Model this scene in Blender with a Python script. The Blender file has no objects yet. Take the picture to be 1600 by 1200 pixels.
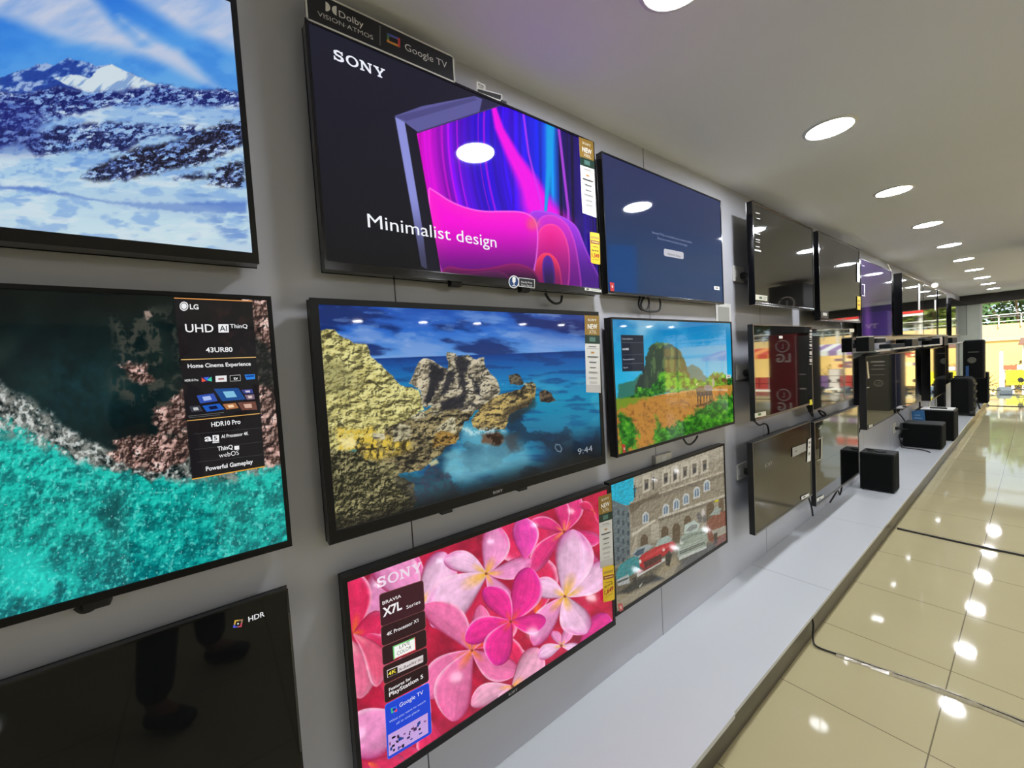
import bpy, math, random
import numpy as np
random.seed(7)
SC = bpy.context.scene
COL = SC.collection

# ------------------------------------------------------------------ camera
F_PX = 627.85
RW = np.array([[0.60575184, -0.00253453, 0.7956496],
               [0.79352495, 0.07502418, -0.60389529],
               [-0.05816237, 0.99717849, 0.04745724]])
CAM = np.array([1.08, 0.0, 1.46])
cd = bpy.data.cameras.new('camera'); cam = bpy.data.objects.new('camera', cd); COL.objects.link(cam)
from mathutils import Matrix, Vector
M4 = Matrix([[*RW[0], CAM[0]], [*RW[1], CAM[1]], [*RW[2], CAM[2]], [0, 0, 0, 1]])
cam.matrix_world = M4
cd.sensor_width = 36.0; cd.lens = F_PX / 1600 * 36.0
cd.clip_start = 0.02; cd.clip_end = 300
SC.camera = cam

def hit(x, y, ax, val):
    """the point of the plane (axis ax = val) that shows at x, y of the photograph"""
    r = RW @ np.array([x - 800.0, 600.0 - y, -F_PX])
    return CAM + (val - CAM[ax]) / r[ax] * r

# ------------------------------------------------------------------ world, sun, exposure
w = bpy.data.worlds.new('sky'); SC.world = w; w.use_nodes = True
bg = w.node_tree.nodes['Background']; bg.inputs[0].default_value = (0.75, 0.88, 1.0, 1); bg.inputs[1].default_value = 1.6
sd_ = bpy.data.lights.new('sun', 'SUN'); sd_.energy = 12.0; sd_.angle = 0.01; sd_.color = (1.0, 0.93, 0.78)
sun = bpy.data.objects.new('sun', sd_); COL.objects.link(sun)
sun.rotation_euler = Vector((-0.35, 1.0, -1.15)).to_track_quat('-Z', 'Y').to_euler()
sun.location = (2, 0, 8)
vs = SC.view_settings
vs.view_transform = 'Standard'; vs.look = 'None'; vs.gamma = 1.0; vs.exposure = 0.0; vs.use_curve_mapping = False
try:
    SC.cycles.max_bounces = 8; SC.cycles.diffuse_bounces = 4; SC.cycles.glossy_bounces = 5
    SC.cycles.transparent_max_bounces = 8; SC.cycles.use_denoising = True
    SC.cycles.sample_clamp_indirect = 6.0; SC.cycles.caustics_reflective = False; SC.cycles.caustics_refractive = False
    SC.cycles.blur_glossy = 0.5
except Exception:
    pass
LAMP_E = 92.0

# ------------------------------------------------------------------ helpers
def lin(c):
    c = np.clip(np.asarray(c, dtype=float), 0, 1)
    return np.where(c <= 0.04045, c / 12.92, ((c + 0.055) / 1.055) ** 2.4)

MATS = {}
def mat(name, rgb=(128, 128, 128), rough=0.5, metal=0.0, spec=0.5, emit=0.0, ior=1.5, noise=0.0, nscale=20.0, bump=0.0, coat=0.0, alpha=1.0):
    if name in MATS: return MATS[name]
    m = bpy.data.materials.new(name); m.use_nodes = True
    nt = m.node_tree; b = nt.nodes['Principled BSDF']
    c = tuple(lin(np.array(rgb) / 255.0)) + (1,)
    b.inputs['Base Color'].default_value = c
    b.inputs['Roughness'].default_value = rough; b.inputs['Metallic'].default_value = metal
    b.inputs['Specular IOR Level'].default_value = spec; b.inputs['IOR'].default_value = ior
    b.inputs['Coat Weight'].default_value = coat
    if emit:
        b.inputs['Emission Color'].default_value = c; b.inputs['Emission Strength'].default_value = emit
    if noise or bump:
        g = nt.nodes.new('ShaderNodeNewGeometry'); n = nt.nodes.new('ShaderNodeTexNoise')
        n.inputs['Scale'].default_value = nscale; n.inputs['Detail'].default_value = 4
        nt.links.new(g.outputs['Position'], n.inputs['Vector'])
        if noise:
            mx = nt.nodes.new('ShaderNodeMix'); mx.data_type = 'RGBA'
            mx.inputs[6].default_value = tuple(v * (1 - noise) for v in c[:3]) + (1,)
            mx.inputs[7].default_value = tuple(min(1, v * (1 + noise)) for v in c[:3]) + (1,)
            nt.links.new(n.outputs['Fac'], mx.inputs[0]); nt.links.new(mx.outputs[2], b.inputs['Base Color'])
        if bump:
            bp = nt.nodes.new('ShaderNodeBump'); bp.inputs['Strength'].default_value = bump; bp.inputs['Distance'].default_value = 0.01
            nt.links.new(n.outputs['Fac'], bp.inputs['Height']); nt.links.new(bp.outputs[0], b.inputs['Normal'])
    MATS[name] = m
    return m

def attr_mat(name, emit, rough=0.08, spec=0.5, base=False):
    """colour from the mesh's own colour attribute: emitted (a lit screen) or printed (a sticker)"""
    if name in MATS: return MATS[name]
    m = bpy.data.materials.new(name); m.use_nodes = True
    nt = m.node_tree; b = nt.nodes['Principled BSDF']
    a = nt.nodes.new('ShaderNodeAttribute'); a.attribute_name = 'Col'
    b.inputs['Roughness'].default_value = rough; b.inputs['Specular IOR Level'].default_value = spec
    if base:
        nt.links.new(a.outputs['Color'], b.inputs['Base Color'])
    else:
        b.inputs['Base Color'].default_value = (0.004, 0.004, 0.005, 1)
        nt.links.new(a.outputs['Color'], b.inputs['Emission Color']); b.inputs['Emission Strength'].default_value = emit
    MATS[name] = m
    return m

def tag(o, label=None, cat=None, group=None, kind=None):
    if label: o['label'] = label
    if cat: o['category'] = cat
    if group: o['group'] = group
    if kind: o['kind'] = kind
    return o

def thing(name, label, cat, loc=(0, 0, 0), group=None):
    o = bpy.data.objects.new(name, None); COL.objects.link(o); o.location = loc; o.empty_display_size = 0.05
    return tag(o, label, cat, group)

def link(name, me, parent=None, bevel=0.0, smooth=False, local=False, seg=2):
    o = bpy.data.objects.new(name, me); COL.objects.link(o)
    if parent is not None:
        o.parent = parent
        if not local: o.location = tuple(-Vector(wloc(parent)))
    if bevel:
        b = o.modifiers.new('bevel', 'BEVEL'); b.width = bevel; b.segments = seg; b.limit_method = 'ANGLE'
    if smooth:
        for p in me.polygons: p.use_smooth = True
    return o

def wloc(o):
    v = Vector((0, 0, 0))
    while o is not None:
        v = v + Vector(o.location); o = o.parent
    return v

class MB:
    """collects shapes in world coordinates into one mesh"""
    def __init__(s): s.v = []; s.f = []; s.mi = []; s.mats = []; s.cur = 0
    def m(s, material):
        if material not in s.mats: s.mats.append(material)
        s.cur = s.mats.index(material); return s
    def add(s, vs, fs):
        b = len(s.v); s.v += [tuple(map(float, q)) for q in vs]
        for f in fs: s.f.append([b + i for i in f]); s.mi.append(s.cur)
        return s
    def box(s, x0, x1, y0, y1, z0, z1):
        V = [(x, y, z) for x in (x0, x1) for y in (y0, y1) for z in (z0, z1)]
        return s.add(V, [(0, 1, 3, 2), (4, 6, 7, 5), (0, 4, 5, 1), (2, 3, 7, 6), (0, 2, 6, 4), (1, 5, 7, 3)])
    def prism(s, pts, axis, a, b):
        """polygon pts (2-D) extruded along an axis from a to b"""
        n = len(pts)
        def P(p, t):
            return {0: (t, p[0], p[1]), 1: (p[0], t, p[1]), 2: (p[0], p[1], t)}[axis]
        V = [P(p, a) for p in pts] + [P(p, b) for p in pts]
        return s.add(V, [tuple(range(n)), tuple(range(2 * n - 1, n - 1, -1))] + [(i, i + n, (i + 1) % n + n, (i + 1) % n) for i in range(n)])
    def cyl(s, p, q, r0, r1=None, n=16):
        r1 = r0 if r1 is None else r1
        p = Vector(p); q = Vector(q); d = (q - p).normalized()
        u = d.orthogonal().normalized(); v = d.cross(u)
        V = []
        for c, r in ((p, r0), (q, r1)):
            for i in range(n):
                t = 2 * math.pi * i / n; V.append(c + u * math.cos(t) * r + v * math.sin(t) * r)
        return s.add(V, [tuple(range(n - 1, -1, -1)), tuple(range(n, 2 * n))] + [(i, (i + 1) % n, (i + 1) % n + n, i + n) for i in range(n)])
    def ring(s, c, axis_d, prof, n=24):
        """lathe: prof = list of (radius, offset along axis)"""
        c = Vector(c); d = Vector(axis_d).normalized(); u = d.orthogonal().normalized(); v = d.cross(u); V = []
        for r, h in prof:
            for i in range(n):
                t = 2 * math.pi * i / n; V.append(c + d * h + u * math.cos(t) * r + v * math.sin(t) * r)
        F = []
        for k in range(len(prof) - 1):
            for i in range(n): F.append((k * n + i, k * n + (i + 1) % n, (k + 1) * n + (i + 1) % n, (k + 1) * n + i))
        return s.add(V, F)
    def tube(s, pts, r, n=8, sub=6):
        P = [Vector(p) for p in pts]
        if sub > 1 and len(P) > 2:
            Q = []
            for i in range(len(P) - 1):
                a = P[max(i - 1, 0)]; b = P[i]; c = P[i + 1]; d = P[min(i + 2, len(P) - 1)]
                for k in range(sub):
                    t = k / sub
                    Q.append(0.5 * ((2 * b) + (c - a) * t + (2 * a - 5 * b + 4 * c - d) * t * t + (3 * b - a - 3 * c + d) * t ** 3))
            Q.append(P[-1]); P = Q
        V = []; u = None
        for i, c in enumerate(P):
            d = (P[min(i + 1, len(P) - 1)] - P[max(i - 1, 0)]).normalized()
            u = d.orthogonal().normalized() if u is None else (u - d * u.dot(d)).normalized()
            v = d.cross(u)
            for k in range(n):
                t = 2 * math.pi * k / n; V.append(c + u * math.cos(t) * r + v * math.sin(t) * r)
        F = [tuple(range(n - 1, -1, -1)), tuple(range(len(V) - n, len(V)))]
        for i in range(len(P) - 1):
            for k in range(n): F.append((i * n + k, i * n + (k + 1) % n, (i + 1) * n + (k + 1) % n, (i + 1) * n + k))
        return s.add(V, F)
    def quad(s, a, b, c, d): return s.add([a, b, c, d], [(0, 1, 2, 3)])
    def text(s, body, o, U, V, width=None, height=None, bold=0.0):
        """flat lettering, base line starting at o; U, V unit directions; width / cap height in metres"""
        vs_, fs_ = glyphs(body, bold)
        ww = vs_[:, 0].max() or 1
        sy = (height or 0.01) / 0.73; sx = sy if width is None else width / ww
        o = np.array(o, float); U = np.array(U, float); V = np.array(V, float)
        return s.add(o + vs_[:, :1] * sx * U + vs_[:, 1:2] * sy * V, fs_)
    def build(s, name, material=None, parent=None, **k):
        me = bpy.data.meshes.new(name); me.from_pydata(s.v, [], s.f)
        ms = s.mats if s.mats else [material]
        for q in ms: me.materials.append(q)
        if s.mats: me.polygons.foreach_set('material_index', s.mi)
        me.validate(); me.update()
        return link(name, me, parent, **k)

GL = {}
SLAB = {
 'S': (0.86, [[(0.04,0),(0.12,0),(0.17,0.05),(0.30,-0.01),(0.58,-0.01),(0.80,0.09),(0.80,0.28),(0.62,0.42),(0.30,0.46),(0.24,0.53),(0.32,0.61),(0.50,0.62),(0.62,0.54),(0.66,0.47),(0.74,0.47),(0.74,0.73),(0.66,0.73),(0.62,0.68),(0.50,0.74),(0.28,0.74),(0.06,0.65),(0.05,0.46),(0.20,0.34),(0.52,0.29),(0.59,0.21),(0.52,0.12),(0.32,0.11),(0.16,0.19),(0.12,0.28),(0.04,0.28)]]),
 'N': (1.08, [[(0.02,0),(0.38,0),(0.38,0.09),(0.27,0.11),(0.27,0.50),(0.78,0),(0.92,0),(0.92,0.62),(1.03,0.64),(1.03,0.73),(0.68,0.73),(0.68,0.64),(0.79,0.62),(0.79,0.24),(0.32,0.73),(0.02,0.73),(0.02,0.64),(0.13,0.62),(0.13,0.11),(0.02,0.09)]]),
 'Y': (1.0, [[(0.30,0),(0.70,0),(0.70,0.09),(0.59,0.11),(0.59,0.28),(0.88,0.63),(0.98,0.64),(0.98,0.73),(0.62,0.73),(0.62,0.64),(0.70,0.63),(0.52,0.40),(0.35,0.63),(0.44,0.64),(0.44,0.73),(0.0,0.73),(0.0,0.64),(0.10,0.63),(0.41,0.28),(0.41,0.11),(0.30,0.09)]]),
}
def glyphs(body, bold=0.0):
    k = (body, bold)
    if k in GL: return GL[k]
    if body == 'SLABSONY':
        V = []; F = []; x = 0.0
        for ch in 'SONY':
            if ch == 'O':
                b = len(V); n = 32
                for rx, ry in ((0.50, 0.375), (0.31, 0.27)):
                    for i in range(n):
                        t = 2 * math.pi * i / n; V.append((x + 0.52 + rx * math.cos(t), 0.365 + ry * math.sin(t)))
                F += [(b + i, b + (i + 1) % n, b + n + (i + 1) % n, b + n + i) for i in range(n)]
                x += 1.10
            else:
                w_, ps = SLAB[ch]
                from mathutils.geometry import tessellate_polygon
                for p in ps:
                    b = len(V); V += [(x + a, c) for a, c in p]
                    F += [tuple(b + i for i in t) for t in tessellate_polygon([[Vector((a, c, 0)) for a, c in p]])]
                x += w_ + 0.08
        r = (np.array(V), F)
    else:
        c = bpy.data.curves.new('t', 'FONT'); c.body = body; c.size = 1; c.resolution_u = 3; c.offset = bold
        o = bpy.data.objects.new('t', c); me = bpy.data.meshes.new_from_object(o)
        n = len(me.vertices); co = np.zeros(3 * n); me.vertices.foreach_get('co', co); co = co.reshape(-1, 3)[:, :2].copy()
        if n: co[:, 0] -= co[:, 0].min()
        r = (co, [tuple(p.vertices) for p in me.polygons])
        bpy.data.objects.remove(o); bpy.data.curves.remove(c); bpy.data.meshes.remove(me)
    GL[k] = r
    return r

# ------------------------------------------------------------------ picture making for the lit screens (numpy fields -> colour attribute)
def hsh(ix, iy, s):
    n = (ix * 374761393 + iy * 668265263 + s * 974634777) & 0x7fffffff
    n = ((n ^ (n >> 13)) * 1274126177) & 0x7fffffff
    return ((n ^ (n >> 16)) & 0xffff) / 65535.0
def vn(x, y, s=0):
    ix = np.floor(x).astype(np.int64); iy = np.floor(y).astype(np.int64); fx = x - ix; fy = y - iy
    fx = fx * fx * (3 - 2 * fx); fy = fy * fy * (3 - 2 * fy)
    a = hsh(ix, iy, s); b = hsh(ix + 1, iy, s); c = hsh(ix, iy + 1, s); d = hsh(ix + 1, iy + 1, s)
    return (a * (1 - fx) + b * fx) * (1 - fy) + (c * (1 - fx) + d * fx) * fy
def fbm(x, y, o=4, s=0, g=0.5):
    t = 0; a = 1; n = 0
    for k in range(o):
        t = t + a * vn(x, y, s + k); n += a; a *= g; x = x * 2.03 + 7.1; y = y * 2.03 + 3.7
    return t / n
def rid(x, y, o=4, s=0):
    t = 0; a = 1; n = 0
    for k in range(o):
        t = t + a * (1 - np.abs(2 * vn(x, y, s + k) - 1)); n += a; a *= 0.55; x = x * 2.1 + 5.2; y = y * 2.1 + 1.3
    return t / n
def ss(a, b, x):
    t = np.clip((x - a) / (b - a), 0, 1); return t * t * (3 - 2 * t)
def sdist(x, y, pts):
    d = np.full(x.shape, 1e9); ins = np.zeros(x.shape, bool); n = len(pts)
    for i in range(n):
        ax, ay = pts[i]; bx, by = pts[(i + 1) % n]; ex, ey = bx - ax, by - ay
        t = np.clip(((x - ax) * ex + (y - ay) * ey) / (ex * ex + ey * ey + 1e-9), 0, 1)
        d = np.minimum(d, (x - ax - t * ex) ** 2 + (y - ay - t * ey) ** 2)
        if ay != by:
            ins ^= ((ay > y) != (by > y)) & (x < ex * (y - ay) / (by - ay) + ax)
    d = np.sqrt(d)
    return np.where(ins, d, -d)
class Pic:
    """a picture on a screen: fields over photo-frame coordinates x, y of the screen's points"""
    def __init__(s, x, y): s.x = x; s.y = y; s.c = np.zeros(x.shape + (3,))
    def fill(s, rgb): s.c[:] = np.array(rgb) / 255.0
    def mx(s, rgb, m):
        rgb = np.asarray(rgb, dtype=float) / 255.0
        m = np.clip(m, 0, 1)[..., None]; s.c = s.c * (1 - m) + rgb * m
    def grad(s, stops, t):
        ks = [a for a, _ in stops]; cs = np.array([b for _, b in stops], float)
        return np.stack([np.interp(t, ks, cs[:, i]) for i in range(3)], -1)
    def pm(s, pts, soft=0.8, jx=0, jy=0):
        xs = [p[0] for p in pts]; ys = [p[1] for p in pts]
        pad = soft + 12
        k = (s.x > min(xs) - pad) & (s.x < max(xs) + pad) & (s.y > min(ys) - pad) & (s.y < max(ys) + pad)
        m = np.zeros(s.x.shape)
        if k.any():
            X = (s.x + jx)[k]; Y = (s.y + jy)[k]
            m[k] = ss(-soft, soft, sdist(X, Y, pts))
        return m
    def poly(s, pts, rgb, soft=0.8, jit=0, js=0.15, seed=3):
        jx = jy = 0
        if jit: jx = (fbm(s.x * js, s.y * js, 3, seed) - 0.5) * 2 * jit; jy = (fbm(s.x * js, s.y * js, 3, seed + 9) - 0.5) * 2 * jit
        m = s.pm(pts, soft, jx, jy); s.mx(rgb, m); return m
def cv(pts, it=3):
    """rounded outline"""
    P = [np.array(p, float) for p in pts]
    for _ in range(it):
        P = [q for i in range(len(P)) for q in (P[i] * .75 + P[(i + 1) % len(P)] * .25, P[i] * .25 + P[(i + 1) % len(P)] * .75)]
    return [tuple(p) for p in P]
def relief(x, y, f, s, d=1.6, o=4, ax=1.0, ay=1.0):
    """-1..1 light and dark sides of a rough face, as in the shown picture"""
    return (fbm((x + d) * f * ax, (y + d) * f * ay, o, s, .6) - fbm((x - d) * f * ax, (y - d) * f * ay, o, s, .6)) * 3.4
def cracks(x, y, f, s, w=.05, ax=1.0, ay=1.0):
    wx = fbm(x * f * .9, y * f * .9, 3, s + 5) * 1.2; n = fbm(x * f * ax + wx, y * f * ay + wx, 3, s)
    return ss(w, w * .25, np.abs(n - .5))
def below(x, y, pts, soft=1.0):
    return ss(-soft, soft, y - np.interp(x, [p[0] for p in pts], [p[1] for p in pts]))
def Zf(ox, oy, k): return lambda *p: [(ox + a / k, oy + b / k) for a, b in p]

# ------------------------------------------------------------------ the room
CEIL = 2.395
YE = 13.45      # glass front at the end of the room
XR = 7.4; YB = -3.4
def tiled(name, rgb, rough, jx, px, jy, py, wjoint, jrgb, noise=0.05, spec=0.5, ax=('X', 'Y'), nsc=2.5):
    """tiles: joints where (pos - j) / p is whole, along the two axes"""
    m = bpy.data.materials.new(name); m.use_nodes = True; nt = m.node_tree; N = nt.nodes; L = nt.links; b = N['Principled BSDF']
    g = N.new('ShaderNodeNewGeometry'); sp = N.new('ShaderNodeSeparateXYZ'); L.new(g.outputs['Position'], sp.inputs[0])
    def M(op, a, v=None):
        n = N.new('ShaderNodeMath'); n.operation = op
        for i, q in enumerate((a, v)):
            if q is None: continue
            if hasattr(q, 'links'): L.new(q, n.inputs[i])
            else: n.inputs[i].default_value = q
        return n.outputs[0]
    lines = []; cells = []
    for a, j, p in ((ax[0], jx, px), (ax[1], jy, py)):
        if not p: continue
        t = M('DIVIDE', M('SUBTRACT', sp.outputs[a], j), p)
        f = M('FRACT', M('ADD', t, 100.0)); cells.append(M('FLOOR', t))
        d = M('MULTIPLY', M('MINIMUM', f, M('SUBTRACT', 1.0, f)), p)
        lines.append(M('LESS_THAN', d, wjoint / 2))
    ln = lines[0] if len(lines) == 1 else M('MAXIMUM', lines[0], lines[1])
    n = N.new('ShaderNodeTexNoise'); n.inputs['Scale'].default_value = nsc; n.inputs['Detail'].default_value = 6
    L.new(g.outputs['Position'], n.inputs['Vector'])
    c = lin(np.array(rgb) / 255.0); m1 = N.new('ShaderNodeMix'); m1.data_type = 'RGBA'
    m1.inputs[6].default_value = tuple(c * (1 - noise)) + (1,); m1.inputs[7].default_value = tuple(np.minimum(c * (1 + noise), 1)) + (1,)
    L.new(n.outputs['Fac'], m1.inputs[0])
    m2 = N.new('ShaderNodeMix'); m2.data_type = 'RGBA'; L.new(ln, m2.inputs[0]); L.new(m1.outputs[2], m2.inputs[6])
    m2.inputs[7].default_value = tuple(lin(np.array(jrgb) / 255.0)) + (1,)
    L.new(m2.outputs[2], b.inputs['Base Color'])
    n2 = N.new('ShaderNodeTexNoise'); n2.inputs['Scale'].default_value = 7; n2.inputs['Detail'].default_value = 5; L.new(g.outputs['Position'], n2.inputs['Vector'])
    mr = N.new('ShaderNodeMapRange'); mr.inputs[3].default_value = rough * 0.9; mr.inputs[4].default_value = rough * 1.1
    L.new(n2.outputs['Fac'], mr.inputs[0]); L.new(mr.outputs[0], b.inputs['Roughness'])
    b.inputs['Specular IOR Level'].default_value = spec
    MATS[name] = m
    return m
m_wall = tiled('wall_panel_grey', (196, 197, 204), 0.26, 0, 0, 0.433, 1.199, 0.004, (70, 70, 74), noise=0.015, spec=0.4, nsc=1.0)
m_floor = tiled('floor_beige_porcelain', (198, 187, 147), 0.05, 0.845, 0.583, 1.347, 0.583, 0.0042, (128, 118, 92), noise=0.06, spec=0.5)
m_ceil = mat('ceiling_paint', (238, 240, 246), 0.85, noise=0.03, nscale=1.2)
m_plain = mat('shop_paint', (176, 176, 172), 0.7)
m_slab = tiled('white_porcelain_slab', (215, 219, 224), 0.16, 0, 0, 1.443, 1.158, 0.003, (150, 150, 152), noise=0.02, spec=0.5)
m_kick = mat('dark_stone_riser', (84, 78, 70), 0.3, noise=0.3, nscale=6)
def struct(name, mb, m, **k):
    o = mb.build(name, m, **k); o['kind'] = 'structure'; return o
struct('floor', MB().box(0, XR, YB, 15.6, -0.12, 0), m_floor)
struct('ceiling', MB().box(-0.1, XR, YB, YE + 0.02, CEIL, CEIL + 0.1), m_ceil)
struct('wall_left', MB().box(-0.1, 0, YB, YE, 0.0, CEIL), m_wall)
struct('wall_right', MB().box(XR, XR + 0.1, YB, YE, 0, CEIL + 0.1), m_plain)
struct('wall_back', MB().box(-0.1, XR + 0.1, YB - 0.1, YB, -0.1, CEIL + 0.1), m_plain)
# tiled display ledge along the wall: dark riser, white slabs that overhang it
struct('trim_1', MB().box(0, 0.385, YB, 13.2, 0.0, 0.122), m_kick)
struct('trim_2', MB().box(0, 0.402, 1.446, 13.22, 0.122, 0.14), m_slab, bevel=0.0015)
struct('trim_3', MB().box(0, 0.410, YB, 1.441, 0.126, 0.147), m_slab, bevel=0.0015)
# end of the room: bulkhead, return wall with frosted film, glass front with frames
m_bulk = mat('bulkhead_dark_paint', (58, 56, 52), 0.6)
struct('trim_4', MB().box(-0.1, XR, YE - 0.06, YE + 0.14, 2.19, CEIL), m_bulk)
m_col = mat('column_green_grey', (192, 198, 184), 0.5, noise=0.2, nscale=3.0)
struct('trim_5', MB().box(-0.1, 0.285, YE, YE + 0.35, -0.05, 2.19), m_col)
m_alu = mat('frame_white_aluminium', (214, 214, 206), 0.35)
fr = MB()
for x in (0.285, 2.3, 4.6, 6.9): fr.box(x, x + 0.035, YE - 0.02, YE + 0.05, 0, 2.19)
fr.box(0.285, 6.93, YE - 0.02, YE + 0.05, 1.86, 1.885)
wf = fr.build('window_1', m_alu); wf['kind'] = 'structure'
mg = bpy.data.materials.new('shop_glass'); mg.use_nodes = True
nt = mg.node_tree; nt.nodes.remove(nt.nodes['Principled BSDF'])
gl = nt.nodes.new('ShaderNodeBsdfGlossy'); gl.inputs['Roughness'].default_value = 0.0
tr = nt.nodes.new('ShaderNodeBsdfTransparent'); tr.inputs[0].default_value = (0.93, 0.97, 0.95, 1)
fn = nt.nodes.new('ShaderNodeFresnel'); fn.inputs[0].default_value = 1.5
ms = nt.nodes.new('ShaderNodeMixShader'); nt.links.new(fn.outputs[0], ms.inputs[0]); nt.links.new(tr.outputs[0], ms.inputs[1]); nt.links.new(gl.outputs[0], ms.inputs[2])
nt.links.new(ms.outputs[0], nt.nodes['Material Output'].inputs[0])
for i, (a, b_) in enumerate(((0.32, 2.3), (2.335, 4.6), (4.635, 6.9))):
    o = MB().quad((a, YE + 0.01, 1.885), (b_, YE + 0.01, 1.885), (b_, YE + 0.01, 2.19), (a, YE + 0.01, 2.19)).build('transom_pane', mg, wf)
    o = MB().quad((a, YE + 0.01, 0.0), (b_, YE + 0.01, 0.0), (b_, YE + 0.01, 1.86), (a, YE + 0.01, 1.86)).build('window_pane', mg, wf)

# ceiling downlights
m_rim = mat('white_plastic_rim', (235, 235, 230), 0.4)
m_lamp = mat('lamp_diffuser', (245, 248, 255), 0.5, emit=LAMP_E * 1.9)
proto = None; k = 0
for xi, xx in enumerate((0.53, 3.45, 6.35)):  # the middle row is added for its light, no lamps known there
    for j in range(-2, 10):
        yy = 2.206 + 1.2526 * j
        if j == -2: yy = -2.3
        if j == -1: yy = 1.008
        if proto is None:
            t = thing('ceiling_light', 'x', 'ceiling light', (xx, yy, CEIL))
            MB().ring((0, 0, 0), (0, 0, -1), [(0.094, 0.0), (0.094, 0.004), (0.083, 0.007), (0.080, 0.004)], 40).build('rim', m_rim, t, local=True, smooth=True)
            MB().ring((0, 0, 0), (0, 0, -1), [(0.081, 0.0045), (0.0, 0.0045)], 40).build('lamp_diffuser', m_lamp, t, local=True)
            proto = t
        else:
            t = proto.copy(); COL.objects.link(t); t.location = (xx, yy, CEIL)
            for ch in proto.children:
                c = ch.copy(); COL.objects.link(c); c.parent = t
        t['group'] = 'round downlights in the ceiling'
        if xi == 0:
            nm = {-2: 'round white downlight in the ceiling behind the viewer, near the television wall', -1: 'round downlight cut by the top edge of the photo above the plumeria column', 0: 'largest full round downlight, nearest in the ceiling row', 1: 'second full downlight in the ceiling row, counted from the near end', 2: 'third full downlight in the ceiling row from the near end', 3: 'fourth full downlight in the ceiling row from the near end',
                  4: 'fifth full downlight in the ceiling row from the near end', 5: 'sixth full downlight in the ceiling row from the near end', 6: 'seventh full downlight in the ceiling row from the near end', 7: 'third downlight before the dark bulkhead at the far end', 8: 'second downlight before the dark bulkhead at the far end', 9: 'farthest downlight, right at the dark bulkhead'}[j]
            t['label'] = nm
        else:
            t['label'] = ('added round downlight over the middle of the shop, kept for its light' if xi == 1 else 'round downlight in the row along the far side of the shop, seen only mirrored')
            t['group'] = ('added downlights over the middle of the shop' if xi == 1 else 'downlights along the far side of the shop')

# ------------------------------------------------------------------ televisions
m_blk = mat('black_plastic', (14, 14, 15), 0.36, spec=0.3)
m_gloss = mat('glossy_black_bezel', (14, 14, 16), 0.14, spec=0.5)
m_back = mat('matte_black_housing', (22, 22, 23), 0.55)
m_silver = mat('silver_edge', (150, 150, 150), 0.25, metal=0.8)
m_off = mat('dark_screen_glass', (9, 9, 10), 0.035, spec=1.0, ior=1.75)
m_offm = mat('dark_satin_screen', (14, 14, 13), 0.12, spec=0.8, ior=1.6)
m_scr = attr_mat('lit_screen', 1.0, 0.035, 0.35)
m_front = mat('dark_silver_trim', (120, 118, 112), .3, metal=.7)
m_prt = attr_mat('printed_card', 0, 0.35, 0.4, base=True)
m_white = mat('white_paper', (225, 225, 222), 0.5)

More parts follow.
